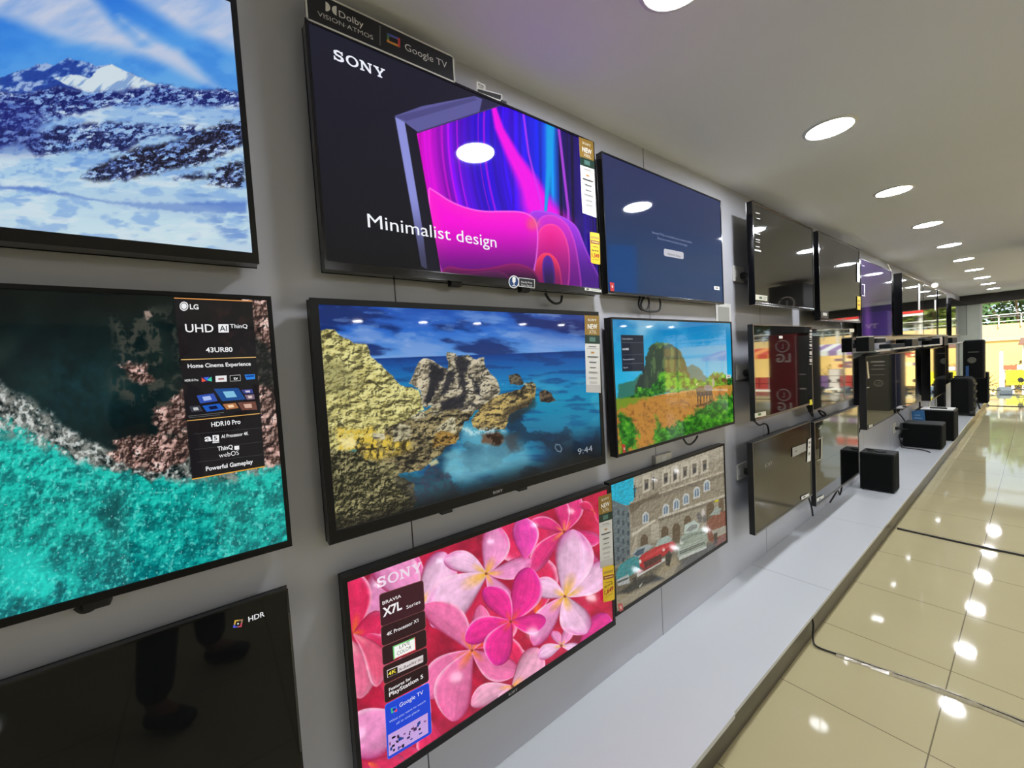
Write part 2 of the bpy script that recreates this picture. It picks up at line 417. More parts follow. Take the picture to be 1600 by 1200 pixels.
class Scr:
    """a lit screen in the plane x = p: a fine grid plus flat lettering, all coloured by one attribute"""
    def __init__(s, p, y0, y1, z0, z1, ny, nz, ysplit=None):
        s.p = p; s.b = (y0, y1, z0, z1)
        if ysplit:
            a, n = ysplit; ys = np.concatenate([np.linspace(y0, a, n, endpoint=False), np.linspace(a, y1, ny)])
        else: ys = np.linspace(y0, y1, ny)
        zs = np.linspace(z0, z1, nz); s.ny, s.nz = len(ys), nz
        Y, Z = np.meshgrid(ys, zs); s.Y = Y.ravel(); s.Z = Z.ravel()
        P = np.stack([np.full(s.Y.shape, p), s.Y, s.Z], -1) - CAM
        c = P @ RW
        s.px = 800 - F_PX * c[:, 0] / c[:, 2]; s.py = 600 + F_PX * c[:, 1] / c[:, 2]
        s.pic = Pic(s.px, s.py); s.ex = []; s.ox = 0.0004
    def pt(s, x, y, off=0.0):
        h = hit(x, y, 0, s.p); return (s.p + off, h[1], h[2])
    def text(s, body, a, b, top, rgb, bold=0.012, lvl=1):
        """lettering whose base line runs from photo point a to b; top = photo point at the cap height above a"""
        A = hit(*a, 0, s.p); B = hit(*b, 0, s.p); T = hit(*top, 0, s.p)
        m = MB().text(body, (s.p + s.ox * lvl, A[1], A[2]), (0, 1, 0), (0, 0, 1), width=B[1] - A[1], height=abs(T[2] - A[2]), bold=bold)
        s.ex.append((m.v, m.f, rgb)); return s
    def shape(s, pts, rgb, lvl=1):
        """flat polygon from photo points"""
        P = [s.pt(x, y, s.ox * lvl) for x, y in pts]
        if sum(P[i][1] * P[(i + 1) % len(P)][2] - P[(i + 1) % len(P)][1] * P[i][2] for i in range(len(P))) < 0: P = P[::-1]
        s.ex.append((P, [tuple(range(len(P)))], rgb)); return s
    def line(s, a, b, wpx, rgb, lvl=1):
        return s.shape([a, b, (b[0], b[1] + wpx), (a[0], a[1] + wpx)], rgb, lvl)
    def build(s, name, m, parent, flip=False):
        n = s.ny * s.nz
        V = np.stack([np.full(n, s.p), s.Y, s.Z], -1)
        i = (np.arange(s.nz - 1)[:, None] * s.ny + np.arange(s.ny - 1)[None]).ravel()
        Q = np.stack([i, i + 1, i + 1 + s.ny, i + s.ny], -1)
        col = lin(s.pic.c)
        vs_ = [V]; cs = [col]; loops = [Q.ravel()]; tot = [np.full(len(Q), 4)]; base = n
        for v, f, rgb in s.ex:
            v = np.array(v, float).reshape(-1, 3); vs_.append(v); cs.append(np.tile(lin(np.array(rgb) / 255.0), (len(v), 1)))
            loops.append(np.array([base + j for q in f for j in q], dtype=np.int64)); tot.append(np.array([len(q) for q in f], dtype=np.int64)); base += len(v)
        V = np.concatenate(vs_); Cc = np.concatenate(cs); Lp = np.concatenate(loops).astype(np.int32); T = np.concatenate(tot).astype(np.int32)
        o = np.array(wloc(parent)); V = V - o
        me = bpy.data.meshes.new(name); me.vertices.add(len(V)); me.vertices.foreach_set('co', V.ravel())
        me.loops.add(len(Lp)); me.loops.foreach_set('vertex_index', Lp)
        me.polygons.add(len(T)); st = np.zeros(len(T), np.int32); st[1:] = np.cumsum(T)[:-1]; me.polygons.foreach_set('loop_start', st)
        me.update(calc_edges=True); me.validate()
        a = me.color_attributes.new('Col', 'FLOAT_COLOR', 'POINT')
        a.data.foreach_set('color', np.concatenate([Cc, np.ones((len(Cc), 1))], 1).astype(np.float32).ravel())
        me.materials.append(m)
        return link(name, me, parent, local=True)

def tv(label, p, y0, y1, z0, z1, bs=0.010, bt=0.010, bb=0.016, d=0.028, frame=None, screen=None, side_d=None, name='television', hump=True, lip=None, feet=(), bracket=True, bulge=0.0):
    """wall television: frame ring, housing, screen, bracket. p = distance of its face from the wall"""
    t = thing(name, label, 'television', (p, (y0 + y1) / 2, z0))
    f = frame or m_blk
    a, b, c, e = y0 + bs, y1 - bs, z0 + bb, z1 - bt
    r = MB()
    O = [(y0, z0), (y1, z0), (y1, z1), (y0, z1)]; I = [(a, c), (b, c), (b, e), (a, e)]
    V = [(p, *q) for q in O] + [(p, *q) for q in I] + [(p - d, *q) for q in O] + [(p - 0.003, *q) for q in I]
    F = []
    for i in range(4):
        j = (i + 1) % 4
        F += [(i, j, j + 4, i + 4), (i + 8, j + 8, j, i)[::-1], (i + 4, j + 4, j + 12, i + 12)]
    F.append((11, 10, 9, 8)[::1])
    if f is m_silver:
        r.m(m_back).add(V, F[1::3] + [F[-1]]); r.m(m_front).add(V, F[0::3][:4] + F[2::3][:4]); bz = r.build('bezel', None, t)
    else:
        r.add(V, F); bz = r.build('bezel', f, t, bevel=0.0012)
    if screen is None or isinstance(screen, bpy.types.Material):
        MB().quad((p - 0.0025, a, c), (p - 0.0025, b, c), (p - 0.0025, b, e), (p - 0.0025, a, e)).build('screen', screen or m_off, t)
    elif screen is not None:
        screen.build('screen', m_scr, t)
    w_ = y1 - y0; h_ = z1 - z0
    if hump:
        bk = max(0.022, p - 0.012)
        prof = [(p - d + 0.002, z0 + 0.012), (p - d + 0.002, z1 - h_ * 0.12), (p - d - 0.5 * (bk - d), z1 - h_ * 0.3), (p - bk + 0.004, z1 - h_ * 0.42), (p - bk + 0.004, z0 + 0.05), (p - d - 0.3 * (bk - d), z0 + 0.02)]
        MB().prism([(q[0], q[1]) for q in prof], 1, y0 + w_ * (0.25 if p > .1 else .08), y1 - w_ * (0.25 if p > .1 else .08)).build('housing', m_back, t, bevel=0.004)
    if bracket:
        mb = MB(); yc = (y0 + y1) / 2
        mb.box(0.0005, 0.005, yc - 0.11, yc + 0.11, z0 + h_ * 0.45, z0 + h_ * 0.72)
        for s_ in (-1, 1): mb.box(0.003, max(0.012, p - d), yc + s_ * 0.10 - 0.012, yc + s_ * 0.10 + 0.012, z0 + h_ * 0.3, z0 + h_ * 0.8)
        mb.build('wall_bracket', m_back, t)
    for fy in feet:
        MB().box(p - 0.030, p - 0.006, fy - 0.018, fy + 0.018, z0 - 0.012, z0 + 0.004).build('foot_socket', m_back, bz, bevel=0.002)
    return t

def sticker(parent, p, pts, parts, name='sticker'):
    """printed card stuck on a face, its regions and lettering coloured; photo points on plane x = p"""
    me_v = []; me_f = []; cols = []
    def P(x, y, l): h = hit(x, y, 0, p); return (p + 0.0004 * (l + 1), h[1], h[2])
    for kind, *q in parts:
        if kind == 'poly':
            pp, rgb, l = q; V = [P(x, y, l) for x, y in pp]; b = len(me_v)
            if sum(V[i][1] * V[(i + 1) % len(V)][2] - V[(i + 1) % len(V)][1] * V[i][2] for i in range(len(V))) < 0: V = V[::-1]
            me_v += V; me_f.append(tuple(b + i for i in range(len(V)))); cols += [rgb] * len(V)
        else:
            body, a, bb_, top, rgb, l, bold = q
            A = P(*a, l); B = P(*bb_, l); T = P(*top, l)
            m = MB().text(body, A, (0, 1, 0), (0, 0, 1), width=B[1] - A[1], height=abs(T[2] - A[2]), bold=bold)
            b = len(me_v); me_v += m.v; me_f += [tuple(b + i for i in f) for f in m.f]; cols += [rgb] * len(m.v)
    if parent is not None:
        for ch in parent.children:
            if ch.name.startswith(('screen', 'board')): parent = ch; break
    me = bpy.data.meshes.new(name); o = np.array(wloc(parent)) if parent else np.zeros(3)
    me.from_pydata([tuple(np.array(v) - o) for v in me_v], [], me_f)
    a = me.color_attributes.new('Col', 'FLOAT_COLOR', 'POINT')
    cc = lin(np.array(cols, float) / 255.0); a.data.foreach_set('color', np.concatenate([cc, np.ones((len(cc), 1))], 1).astype(np.float32).ravel())
    me.materials.append(m_prt)
    return link(name, me, parent, local=True)

def strip(parent, p, xl, xr, yt, tl, tr_, yb, model):
    """tall specification strip on a screen's corner: gold head, dark picture band, white list.  yt/yb at the left edge, tl/tr slopes"""
    H = yb - yt
    def q(u, v):   # u across, v down in fractions
        x = xl + (xr - xl) * u + (v * tr_); y = yt + tl * u + v * H
        return (x, y)
    Q = lambda v0, v1: [q(0, v0), q(1, v0), q(1, v1), q(0, v1)]
    parts = [('poly', Q(0, 1), (232, 232, 228), 0), ('poly', Q(0, 0.255), (150, 118, 48), 1), ('poly', Q(0.255, 0.365), (30, 58, 48), 1), ('poly', [q(0.3, 0.28), q(0.7, 0.28), q(0.7, 0.34), q(0.3, 0.34)], (90, 130, 120), 2)]
    parts += [('t', 'SLABSONY', q(0.22, 0.075), q(0.8, 0.075), q(0.22, 0.045), (245, 240, 225), 2, 0), ('t', 'NEW', q(0.2, 0.175), q(0.85, 0.175), q(0.2, 0.11), (250, 248, 240), 2, 0.03), ('t', model, q(0.28, 0.235), q(0.8, 0.235), q(0.28, 0.19), (240, 232, 210), 2, 0.0)]
    for v, w_, g, h in ((0.40, 0.5, 90, .006), (0.425, 0.8, 150, .003), (0.47, 0.2, 130, 0.018), (0.53, 0.72, 30, .012), (0.545, 0.5, 150, .004), (0.60, 0.5, 60, .010), (0.615, 0.4, 150, .004), (0.67, 0.4, 90, .010), (0.73, 0.6, 120, .006), (0.745, 0.62, 140, .005), (0.80, 0.5, 140, .005), (0.815, 0.55, 160, .004), (0.86, 0.5, 150, .004), (0.875, 0.5, 160, .004)):
        a = 0.5 - w_ / 2
        parts.append(('poly', [q(a, v), q(a + w_, v), q(a + w_, v + h), q(a, v + h)], (g, g, g) if v != 0.47 else (200, 140, 40), 2))
    parts.append(('poly', Q(0.90, 1.0), (205, 205, 203), 1))
    return sticker(parent, p, None, parts, 'spec_sticker')

def rrect(x0, y0, x1, y1, sk, r=2.5, n=4, bend=0.0):
    """rounded rectangle in photo points, top edge falling sk over its width, whole leaning bend"""
    P = []
    for cx, cy, a0 in ((x1 - r, y0 + r, -90), (x1 - r, y1 - r, 0), (x0 + r, y1 - r, 90), (x0 + r, y0 + r, 180)):
        for i in range(n + 1):
            a = math.radians(a0 + 90 * i / n); P.append((cx + r * math.cos(a), cy + r * math.sin(a)))
    return [(x + bend * (y - y0) / (y1 - y0), y + sk * (x - x0) / (x1 - x0)) for x, y in P]

# ------------------------------------------------------------------ pictures on the lit screens
def paint_mountain(S):
    q = S.pic; x, y = q.x, q.y
    Z = Zf(0, 0, 2.857)
    n = fbm(x * .018, y * .03, 5, 1)
    q.c = q.grad([(0, (40, 120, 232)), (.5, (78, 160, 245)), (1, (110, 180, 245))], np.clip((y + 0.10 * x) / 165, 0, 1)) / 255.
    q.mx((45, 130, 235), ss(.45, .75, n) * .5)
    st = fbm((x - y * .9) * .012, (x * .5 + y) * .05, 5, 4)
    for pts in (Z((-100, -60), (380, -60), (520, 110), (620, 190), (800, 240), (960, 385), (780, 300), (600, 245), (440, 220), (240, 170), (60, 90), (-100, 40)),
                Z((540, -40), (1100, -60), (1100, 250), (940, 190), (820, 140), (700, 60)), Z((560, 100), (700, 180), (820, 250), (900, 360), (700, 250))):
        m = q.pm(pts, 14, (st - .5) * 40, (st - .5) * 30); q.mx((205, 216, 242), m * (.45 + .75 * st))
    # far range
    j = (fbm(x * .12, y * .12, 4, 5) - .5) * 7
    m = below(x, y + j, Z((-100, 360), (0, 350), (60, 325), (200, 280), (240, 290), (310, 260), (430, 292), (500, 288), (560, 318), (640, 350), (715, 385), (1100, 430)), 1)
    t = fbm(x * .07 + y * .05, y * .13, 5, 8)
    q.mx((88, 128, 205), m); q.mx((36, 74, 170), m * ss(.47, .55, t)); q.mx((178, 204, 244), m * ss(.56, .62, 1 - t) * .8); q.mx((20, 50, 150), m * ss(.1, .5, relief(x, y, .13, 6, 1.0)) * .5)
    sn = q.pm(Z((240, 350), (330, 330), (400, 350), (430, 310), (500, 288), (620, 345), (718, 385), (560, 412), (380, 410), (300, 380)), 1.2, j * .6, j * .6)
    q.mx((222, 238, 248), sn); q.mx((120, 160, 220), sn * ss(.54, .66, fbm((x + y) * .12, y * .05, 4, 12)) * .8)
    # snow ground
    m = below(x, y + j * .7, Z((-100, 400), (0, 412), (120, 420), (260, 385), (400, 410), (550, 405), (720, 378), (880, 405), (1000, 400), (1100, 425)), 1)
    tone = fbm(x * .03, y * .07, 5, 22)
    base = q.grad([(0, (150, 190, 240)), (.5, (175, 214, 246)), (1, (214, 240, 250))], np.clip((y - 130) / 240, 0, 1)) / 255.
    q.c = q.c * (1 - m[..., None]) + base * m[..., None]
    q.mx((110, 160, 234), m * ss(.5, .68, tone) * .5); q.mx((96, 146, 226), m * ss(.15, .5, relief(x, y, .045, 61, 2.0, 5, 1, 2.2)) * ss(320, 240, y) * .5)
    q.mx((228, 244, 252), m * ss(.52, .7, fbm(x * .02, y * .09, 5, 25)) * .7)
    # rock bands
    rk = fbm(x * .10 + y * .09, y * .17 - x * .02, 6, 31, .7)
    for pts, rgb, th in ((Z((-100, 400), (120, 420), (260, 380), (400, 410), (550, 405), (720, 378), (880, 403), (1000, 398), (1100, 425), (1060, 475), (720, 468), (500, 475), (400, 492), (200, 545), (120, 600), (-100, 700)), (20, 30, 108), .44),
                         (Z((-100, 600), (0, 570), (180, 590), (260, 560), (500, 548), (700, 560), (880, 560), (870, 612), (700, 600), (600, 640), (560, 682), (350, 668), (160, 695), (100, 640), (0, 645), (-100, 640)), (24, 32, 88), .45),
                         (Z((360, 790), (420, 750), (540, 700), (600, 660), (750, 640), (900, 590), (1000, 540), (1085, 540), (1085, 640), (980, 700), (900, 730), (700, 775), (560, 800), (420, 808)), (26, 24, 44), .42),
                         (Z((930, 780), (1000, 730), (1090, 720), (1090, 835), (1000, 835), (920, 815)), (26, 24, 40), .42), (Z((780, 800), (900, 770), (920, 790), (860, 805)), (26, 26, 50), .45), (Z((420, 780), (520, 720), (620, 720), (560, 800)), (30, 36, 70), .45)):
        m = q.pm(pts, 5, j, j)
        q.mx(rgb, m * ss(th + .01, th + .05, rk)); q.mx((70, 96, 190), m * ss(th - .05, th + .01, rk) * ss(th + .05, th + .02, rk) * .7); q.mx((120, 140, 205), m * ss(.2, .5, relief(x, y, .16, 33, 1.0)) * .5)
    q.mx((40, 50, 150), q.pm(Z((-100, 400), (0, 420), (200, 500), (180, 690), (-100, 690)), 14) * .35)
    # foreground streaks
    q.mx((92, 132, 214), q.pm(Z((-60, 822), (150, 835), (380, 880), (540, 905), (800, 905), (1100, 898), (1100, 950), (860, 948), (640, 930), (420, 895), (150, 855), (-60, 835)), 3, 0, j) * .8)
    q.mx((120, 160, 225), q.pm(Z((900, 960), (1100, 950), (1100, 1090), (1000, 1060), (960, 1010)), 8, j * 2, j * 2) * ss(.42, .6, fbm(x * .03, y * .2, 4, 40)) * .8)
    q.mx((176, 206, 238), ss(.45, .7, fbm(x * .010, y * .05, 5, 44)) * ss(290, 320, y) * .4)
    q.mx((120, 165, 228), q.pm(Z((820, 868), (900, 862), (950, 876), (870, 882)), 2) * .8)

    q.c *= .91

def paint_coast(S):
    q = S.pic; x, y = q.x, q.y
    Z = Zf(0, 420, 2.5)
    f1 = fbm(x * .02, y * .02, 5, 1); f2 = fbm(x * .09, y * .09, 5, 5)
    q.c = q.grad([(0, (4, 12, 12)), (.5, (8, 24, 24)), (1, (30, 48, 42))], f1) / 255.
    q.mx((18, 62, 70), ss(120, 0, np.hypot((x - 120) / 1.3, y - 610)) * .55 * f2 * 1.6)
    q.mx((4, 8, 8), ss(520, 460, y) * .6)
    # dim stones
    st = rid(x * .05, y * .05, 5, 11)
    reg = q.pm(Z((430, 200), (560, 150), (700, 160), (740, 560), (540, 560), (470, 480)), 18, (f1 - .5) * 60, (f2 - .5) * 20)
    q.mx((70, 70, 62), reg * ss(.62, .8, st) * .8)
    q.mx((150, 130, 120), q.pm(Z((560, 160), (585, 165), (598, 185), (575, 205), (560, 190)), 2, (f2 - .5) * 6, 0) * ss(.4, .6, f2))
    # sea
    edge = [(-60, 640), (0, 655), (40, 668), (80, 690), (120, 716), (160, 728), (200, 738), (240, 752), (280, 748), (310, 740), (360, 742), (420, 726), (470, 720)]
    jy = (fbm(x * .06, y * .06, 4, 51) - .5) * 26
    sea = below(x, y + jy, edge, 5)
    g = q.grad([(0, (22, 186, 172)), (.45, (10, 158, 148)), (.8, (0, 120, 124)), (1, (0, 98, 108))], np.clip((y - 690) / 260 + (x - 250) * .0004, 0, 1)) / 255.
    q.c = q.c * (1 - sea[..., None]) + g * sea[..., None]
    w1 = fbm(x * .045 + f1 * 3, y * .05, 6, 60, .6)
    q.mx((4, 84, 88), sea * ss(.46, .66, w1) * .6); q.mx((34, 206, 188), sea * ss(.48, .70, 1 - w1) * .5); rl_ = relief(x, y, .085, 63, 1.2, 5); q.mx((60, 220, 204), sea * ss(.08, .6, rl_) * .55); q.mx((2, 70, 76), sea * ss(.08, .6, -rl_) * .55)
    q.mx((0, 60, 66), sea * q.pm(Z((420, 900), (480, 860), (480, 1020), (440, 1060), (400, 960)), 12, (w1 - .5) * 30, 0) * .7)
    q.mx((40, 230, 214), sea * q.pm([(0, 860), (60, 860), (100, 900), (70, 940), (0, 930)], 16, (w1 - .5) * 60, (w1 - .5) * 40) * .6)
    q.mx((120, 236, 222), sea * ss(.64, .76, fbm(x * .2, y * .2, 3, 66)) * .55)
    sp = vn(x * .55, y * .8, 71); q.mx((225, 255, 250), sea * ss(.955, .985, sp) * .9)
    # foam along the rocks
    d = np.abs(y + jy * .8 - np.interp(x, [p[0] for p in edge], [p[1] - 14 for p in edge]))
    wd = np.interp(x, [0, 60, 150, 220, 300, 420], [42, 34, 20, 12, 26, 26])
    fm = ss(1.2, .5, d / wd)
    q.mx((150, 152, 146), fm * ss(.36, .6, fbm((x - y) * .1, (x + y) * .06, 6, 80, .7)) * .9); q.mx((84, 84, 80), fm * ss(.05, .4, relief(x, y, .2, 81, .8)) * .7)
    q.mx((236, 240, 236), fm * ss(.55, .7, fbm(x * .16, y * .16, 4, 85)) * .7)
    # pink and tan rocks
    r1 = rid(x * .09, y * .09, 5, 90); r2 = fbm(x * .07, y * .1, 5, 95)
    for pts in (Z((610, 540), (650, 522), (680, 560), (680, 640), (620, 650), (590, 600)), Z((440, 690), (520, 650), (640, 650), (730, 700), (735, 740), (620, 790), (540, 780), (440, 730)), Z((480, 380), (560, 360), (600, 440), (520, 450)),
                Z((690, 470), (725, 470), (740, 640), (700, 600)), Z((660, 500), (730, 500), (740, 720), (690, 700)), [(384, 465), (424, 465), (445, 730), (412, 725)]):
        m = q.pm(pts, 4, (r2 - .5) * 26, (f2 - .5) * 16)
        q.mx((92, 68, 60), m); q.mx((196, 150, 140), m * ss(.5, .64, r2)); q.mx((232, 210, 200), m * ss(.62, .76, r2)); q.mx((34, 26, 26), m * ss(.02, .3, relief(x, y, .13, 91, 1.0)) * .85); q.mx((230, 200, 190), m * ss(.12, .4, -relief(x, y, .13, 91, 1.0)) * .5); q.mx((14, 14, 14), m * cracks(x, y, .06, 92, .03) * .8)
    m = q.pm([(384, 520), (440, 560), (440, 610), (400, 600)], 5, (r2 - .5) * 40, 0); q.mx((14, 22, 20), m * .8)
    # information panel
    q.poly([(272, 466), (394, 471), (414, 730), (300, 749)], (26, 24, 26), .6)
    q.mx((60, 40, 38), q.pm([(330, 480), (394, 480), (400, 560), (350, 540)], 14) * ss(.5, .7, f2) * .5)
    W = (238, 238, 240)
    S.line((272, 465), (394, 470), 1.4, (226, 150, 80)); S.line((283, 561.5), (400, 557.5), 1.2, (222, 180, 110)); S.line((292, 657), (406, 645.5), 1.2, (222, 170, 90)); S.line((300, 748), (414, 728), 1.6, (232, 168, 60))
    for a, b in (((302, 678), (408, 668)), ((304, 702), (409, 690)), ((308, 722), (411, 710))): S.line(a, b, .5, (70, 70, 72))
    for r_, c_ in ((7.2, W), (5.6, (26, 24, 26)), (4.6, W)): S.shape([(287.5 + r_ * .95 * math.cos(t * math.pi / 12), 478.5 + r_ * math.sin(t * math.pi / 12)) for t in range(24)], c_, 1 + (r_ < 7) + (r_ < 5))
    S.text('LG', (297, 483), (310.5, 483.8), (297, 475), W, .02)
    S.text('UHD', (290, 519), (334, 519.3), (290, 505.5), W, .01)
    S.shape([(341, 506.5), (357, 506.5), (357.6, 519.5), (341.6, 519.7)], W); S.text('AI', (343.5, 517.3), (355, 517.3), (343.5, 508.5), (26, 24, 26), .01, 2)
    S.text('ThinQ', (359.5, 512.5), (387, 513.5), (359.5, 506), W, .01)
    S.text('43UR80', (322, 550.5), (363.5, 549.5), (322, 542.5), W, .015)
    S.text('Home Cinema Experience', (293.5, 575), (392, 571.5), (293.5, 568.5), W, .02)
    S.text('HDR10 Pro', (289, 596.5), (310, 595.5), (289, 592.5), W, .01)
    S.shape([(314, 588.5), (331, 587.5), (331.5, 596.8), (314.5, 597.5)], (40, 20, 60)); S.shape([(315, 590), (322, 595), (315.5, 597)], (236, 90, 60), 2); S.shape([(330.5, 588.5), (323, 594), (331, 596)], (60, 200, 160), 2); S.shape([(318, 590), (327, 589), (323, 595)], (60, 110, 230), 3)
    S.shape([(336.5, 587.5), (354, 586.5), (354.5, 596.2), (337, 597)], (228, 228, 230)); S.shape([(341, 591), (350, 590.5), (350.2, 593.2), (341.2, 593.8)], (150, 100, 96), 2)
    S.shape([(359, 586.5), (375.5, 585.5), (376, 595), (359.5, 596)], (200, 200, 200)); S.shape([(359.6, 587.2), (375, 586.2), (375.4, 594.4), (360, 595.3)], (18, 18, 20), 2); S.text('tv', (365, 593.5), (372, 593), (365, 588.5), W, .02, 3)
    S.shape([(382, 585.5), (398, 584.8), (398.5, 592), (385, 593.5)], (40, 130, 220)); S.shape([(384, 587), (397, 586), (397, 588.5), (385, 589.5)], (20, 60, 150), 2)
    for pts, c1, c2 in (([(307, 618), (334, 614.5), (340, 626.5), (313, 630.5)], (50, 80, 170), (170, 190, 235)), ([(334, 607.5), (372, 606), (384, 624), (347, 627)], (28, 74, 140), (130, 190, 220)), ([(377, 609), (394, 608), (396, 614.5), (381, 615)], (60, 70, 140), (200, 190, 210)),
                        ([(382, 617), (397, 616), (398, 623.5), (386, 624.5)], (120, 100, 120), (220, 200, 190)), ([(296, 635), (312, 633.5), (317, 642.5), (299, 644)], (60, 60, 70), (190, 190, 190)), ([(316, 634), (343, 630.5), (351, 639.5), (323, 643.5)], (30, 90, 190), (16, 24, 60)),
                        ([(348, 631.5), (368, 629.5), (373, 637.5), (354, 640)], (170, 110, 70), (240, 210, 170)), ([(371, 629), (399, 627), (402, 640), (378, 641)], (110, 70, 60), (210, 170, 150))):
        S.shape(pts, c1); cx = sum(p[0] for p in pts) / 4; cy = sum(p[1] for p in pts) / 4
        S.shape([(cx + (a - cx) * .45, cy + (b - cy) * .5) for a, b in pts], c2, 2)
    S.line((294, 650), (350, 644), .6, (120, 120, 120)); S.line((295, 652.5), (344, 647.5), .6, (110, 110, 110))
    S.text('HDR10 Pro', (330.5, 667), (376, 663), (330.5, 659.5), W, .018)
    S.text('a', (320, 690), (331.5, 689), (320, 679), W, .02); S.shape([(332, 680), (342, 679.5), (342.3, 689), (332.4, 690)], W); S.text('5', (334.5, 688), (339.5, 688), (334.5, 681.5), (26, 24, 26), .02, 2); S.line((332, 691), (342.5, 690), 1.3, W)
    S.text('AI Processor 4K', (346, 684.8), (388.5, 681), (346, 679.2), W, .015)
    S.text('ThinQ', (340, 704.5), (364, 702.5), (340, 697.5), W, .02); S.shape([(366, 697), (373.5, 696.3), (373.8, 702.3), (366.4, 703)], W)
    S.text('webOS', (342.5, 715.2), (373.5, 711.5), (342.5, 707.5), W, -.004)
    S.text('Powerful Gameplay', (322, 736), (395.5, 726.5), (322, 729), W, .02)

def paint_design(S):
    q = S.pic; x, y = q.x, q.y
    A = Zf(460, 0, 3.2); B = Zf(460, 200, 3.2)
    q.c = q.grad([(0, (26, 27, 42)), (.6, (22, 22, 33)), (1, (16, 16, 20))], np.clip((y - 60) / 380, 0, 1)) / 255.
    pic = A((612, 668), (1030, 530)) + [(835, 178), (903, 213), (927, 222), (941, 455), (930, 452)] + B((735, 722))
    q.poly(A((500, 580), (640, 530), (900, 480), (1040, 530), (930, 565), (620, 662)), (92, 90, 152), .7)
    q.mx((42, 40, 72), q.pm(A((940, 490), (1040, 530), (925, 560)), 1.2)); q.mx((72, 70, 124), q.pm(A((505, 582), (900, 484), (915, 500), (560, 605)), 1.0) * .8)
    m = q.pm(A((503, 584), (552, 612), (612, 940)) + B((640, 500), (665, 705), (636, 690), (590, 430)), .8)
    q.mx((140, 144, 216), m); q.mx((50, 50, 74), m * ss(300, 420, y) * .9)
    q.poly(A((552, 612), (622, 668)) + B((655, 270), (735, 722), (664, 706), (640, 500), (600, 260)), (24, 24, 38), .7)
    q.poly(A((612, 660), (1030, 524), (1034, 534), (622, 674)), (60, 58, 96), .5)
    P = q.pm(pic, .7)
    # curtain of stripes
    X = x + (y - 200) * -.14 - 26 * ss(200, 340, y) * ss(850, 700, x)
    bend = np.where(x < 800, (y - 200) ** 2 * .0011, (y - 200) * .02)
    u = x - bend
    s1 = fbm(u * .16, y * .002, 3, 2); s2 = fbm(u * .42, y * .001, 2, 7)
    c = q.grad([(0, (232, 0, 214)), (.10, (196, 0, 220)), (.2, (120, 0, 238)), (.36, (46, 6, 236)), (.55, (62, 0, 240)), (.72, (20, 40, 240)), (.79, (0, 150, 232)), (.83, (24, 60, 220)), (.86, (34, 10, 120)), (1, (52, 16, 190))], np.clip((u - 652) / 265, 0, 1)) / 255.
    c = c * (.62 + .62 * s1[..., None])
    for cx_, k_, w_ in ((670, .02, 7), (690, .05, 3), (700, .08, 2.4), (714, .1, 2), (747, .16, 1.2), (756, .2, 3)):
        mm = ss(w_, 0, np.abs(u - cx_)); c = c * (1 - .6 * mm[..., None]) + np.array([236, 10, 226]) / 255 * .6 * mm[..., None]
    # broad magenta fold, falling to the right
    cx2 = np.interp(y, [170, 200, 240, 280, 320, 345], [772, 780, 800, 824, 842, 858]); w2 = np.interp(y, [170, 240, 300, 345], [6, 16, 30, 52])
    mm = ss(1, .35, np.abs(x - cx2) / w2)[..., None]; c = c * (1 - mm) + np.array([244, 8, 232]) / 255 * mm
    cx2 = np.interp(y, [180, 240, 320], [818, 826, 846]); mm = (ss(3, 0, np.abs(x - cx2)) * .8)[..., None]; c = c * (1 - mm) + np.array([210, 60, 240]) / 255 * mm
    cx2 = np.interp(y, [190, 260, 335], [860, 858, 852]); w2 = np.interp(y, [190, 335], [9, 3]); mm = ss(1.1, .3, np.abs(x - cx2) / w2)[..., None]; c = c * (1 - mm) + np.array([10, 158, 232]) / 255 * mm
    dk = ss(866, 874, x - (y - 200) * .02) * (.35 + .65 * ss(.42, .62, s2)); c = c * (1 - .62 * dk[..., None])
    cx2 = np.interp(y, [200, 330], [873, 888]); mm = (ss(3.2, 1, np.abs(x - cx2)) * .85)[..., None]; c = c * (1 - mm) + np.array([196, 70, 236]) / 255 * mm
    q.c = q.c * (1 - P[..., None]) + np.clip(c, 0, 1) * P[..., None]
    # waves in front
    lobes = [
        ([(820, 330), (850, 328), (880, 338), (902, 352), (912, 380), (925, 410), (941, 440), (945, 470), (800, 470)], (150, 30, 226), (60, 16, 120), (214, 120, 250)),
        ([(835, 345), (858, 332), (885, 345), (898, 372), (905, 410), (912, 470), (820, 470)], (196, 30, 214), (90, 10, 120), (240, 120, 240)),
        ([(834, 380), (845, 352), (868, 348), (884, 366), (892, 400), (888, 470), (810, 470)], (246, 24, 150), (110, 10, 110), (255, 130, 200)),
        ([(838, 400), (858, 392), (876, 412), (880, 470), (820, 470)], (236, 40, 70), (110, 10, 90), (246, 90, 150)),
        ([(664, 288), (680, 298), (710, 318), (750, 330), (790, 329), (820, 330), (838, 342), (842, 366), (840, 400), (835, 425), (828, 470), (690, 470)], (250, 0, 216), (60, 6, 96), (250, 130, 240)),
        ([(846, 408), (856, 396), (866, 410), (868, 450), (850, 450)], (70, 20, 140), (24, 14, 60), (120, 60, 190)),
        ([(688, 412), (730, 422), (770, 418), (800, 410), (825, 415), (840, 428), (850, 470), (690, 470)], (96, 12, 90), (26, 14, 34), (196, 40, 120)),
        ([(690, 428), (740, 426), (780, 420), (800, 436), (810, 470), (690, 470)], (60, 16, 70), (20, 14, 28), (150, 40, 110)),
    ]
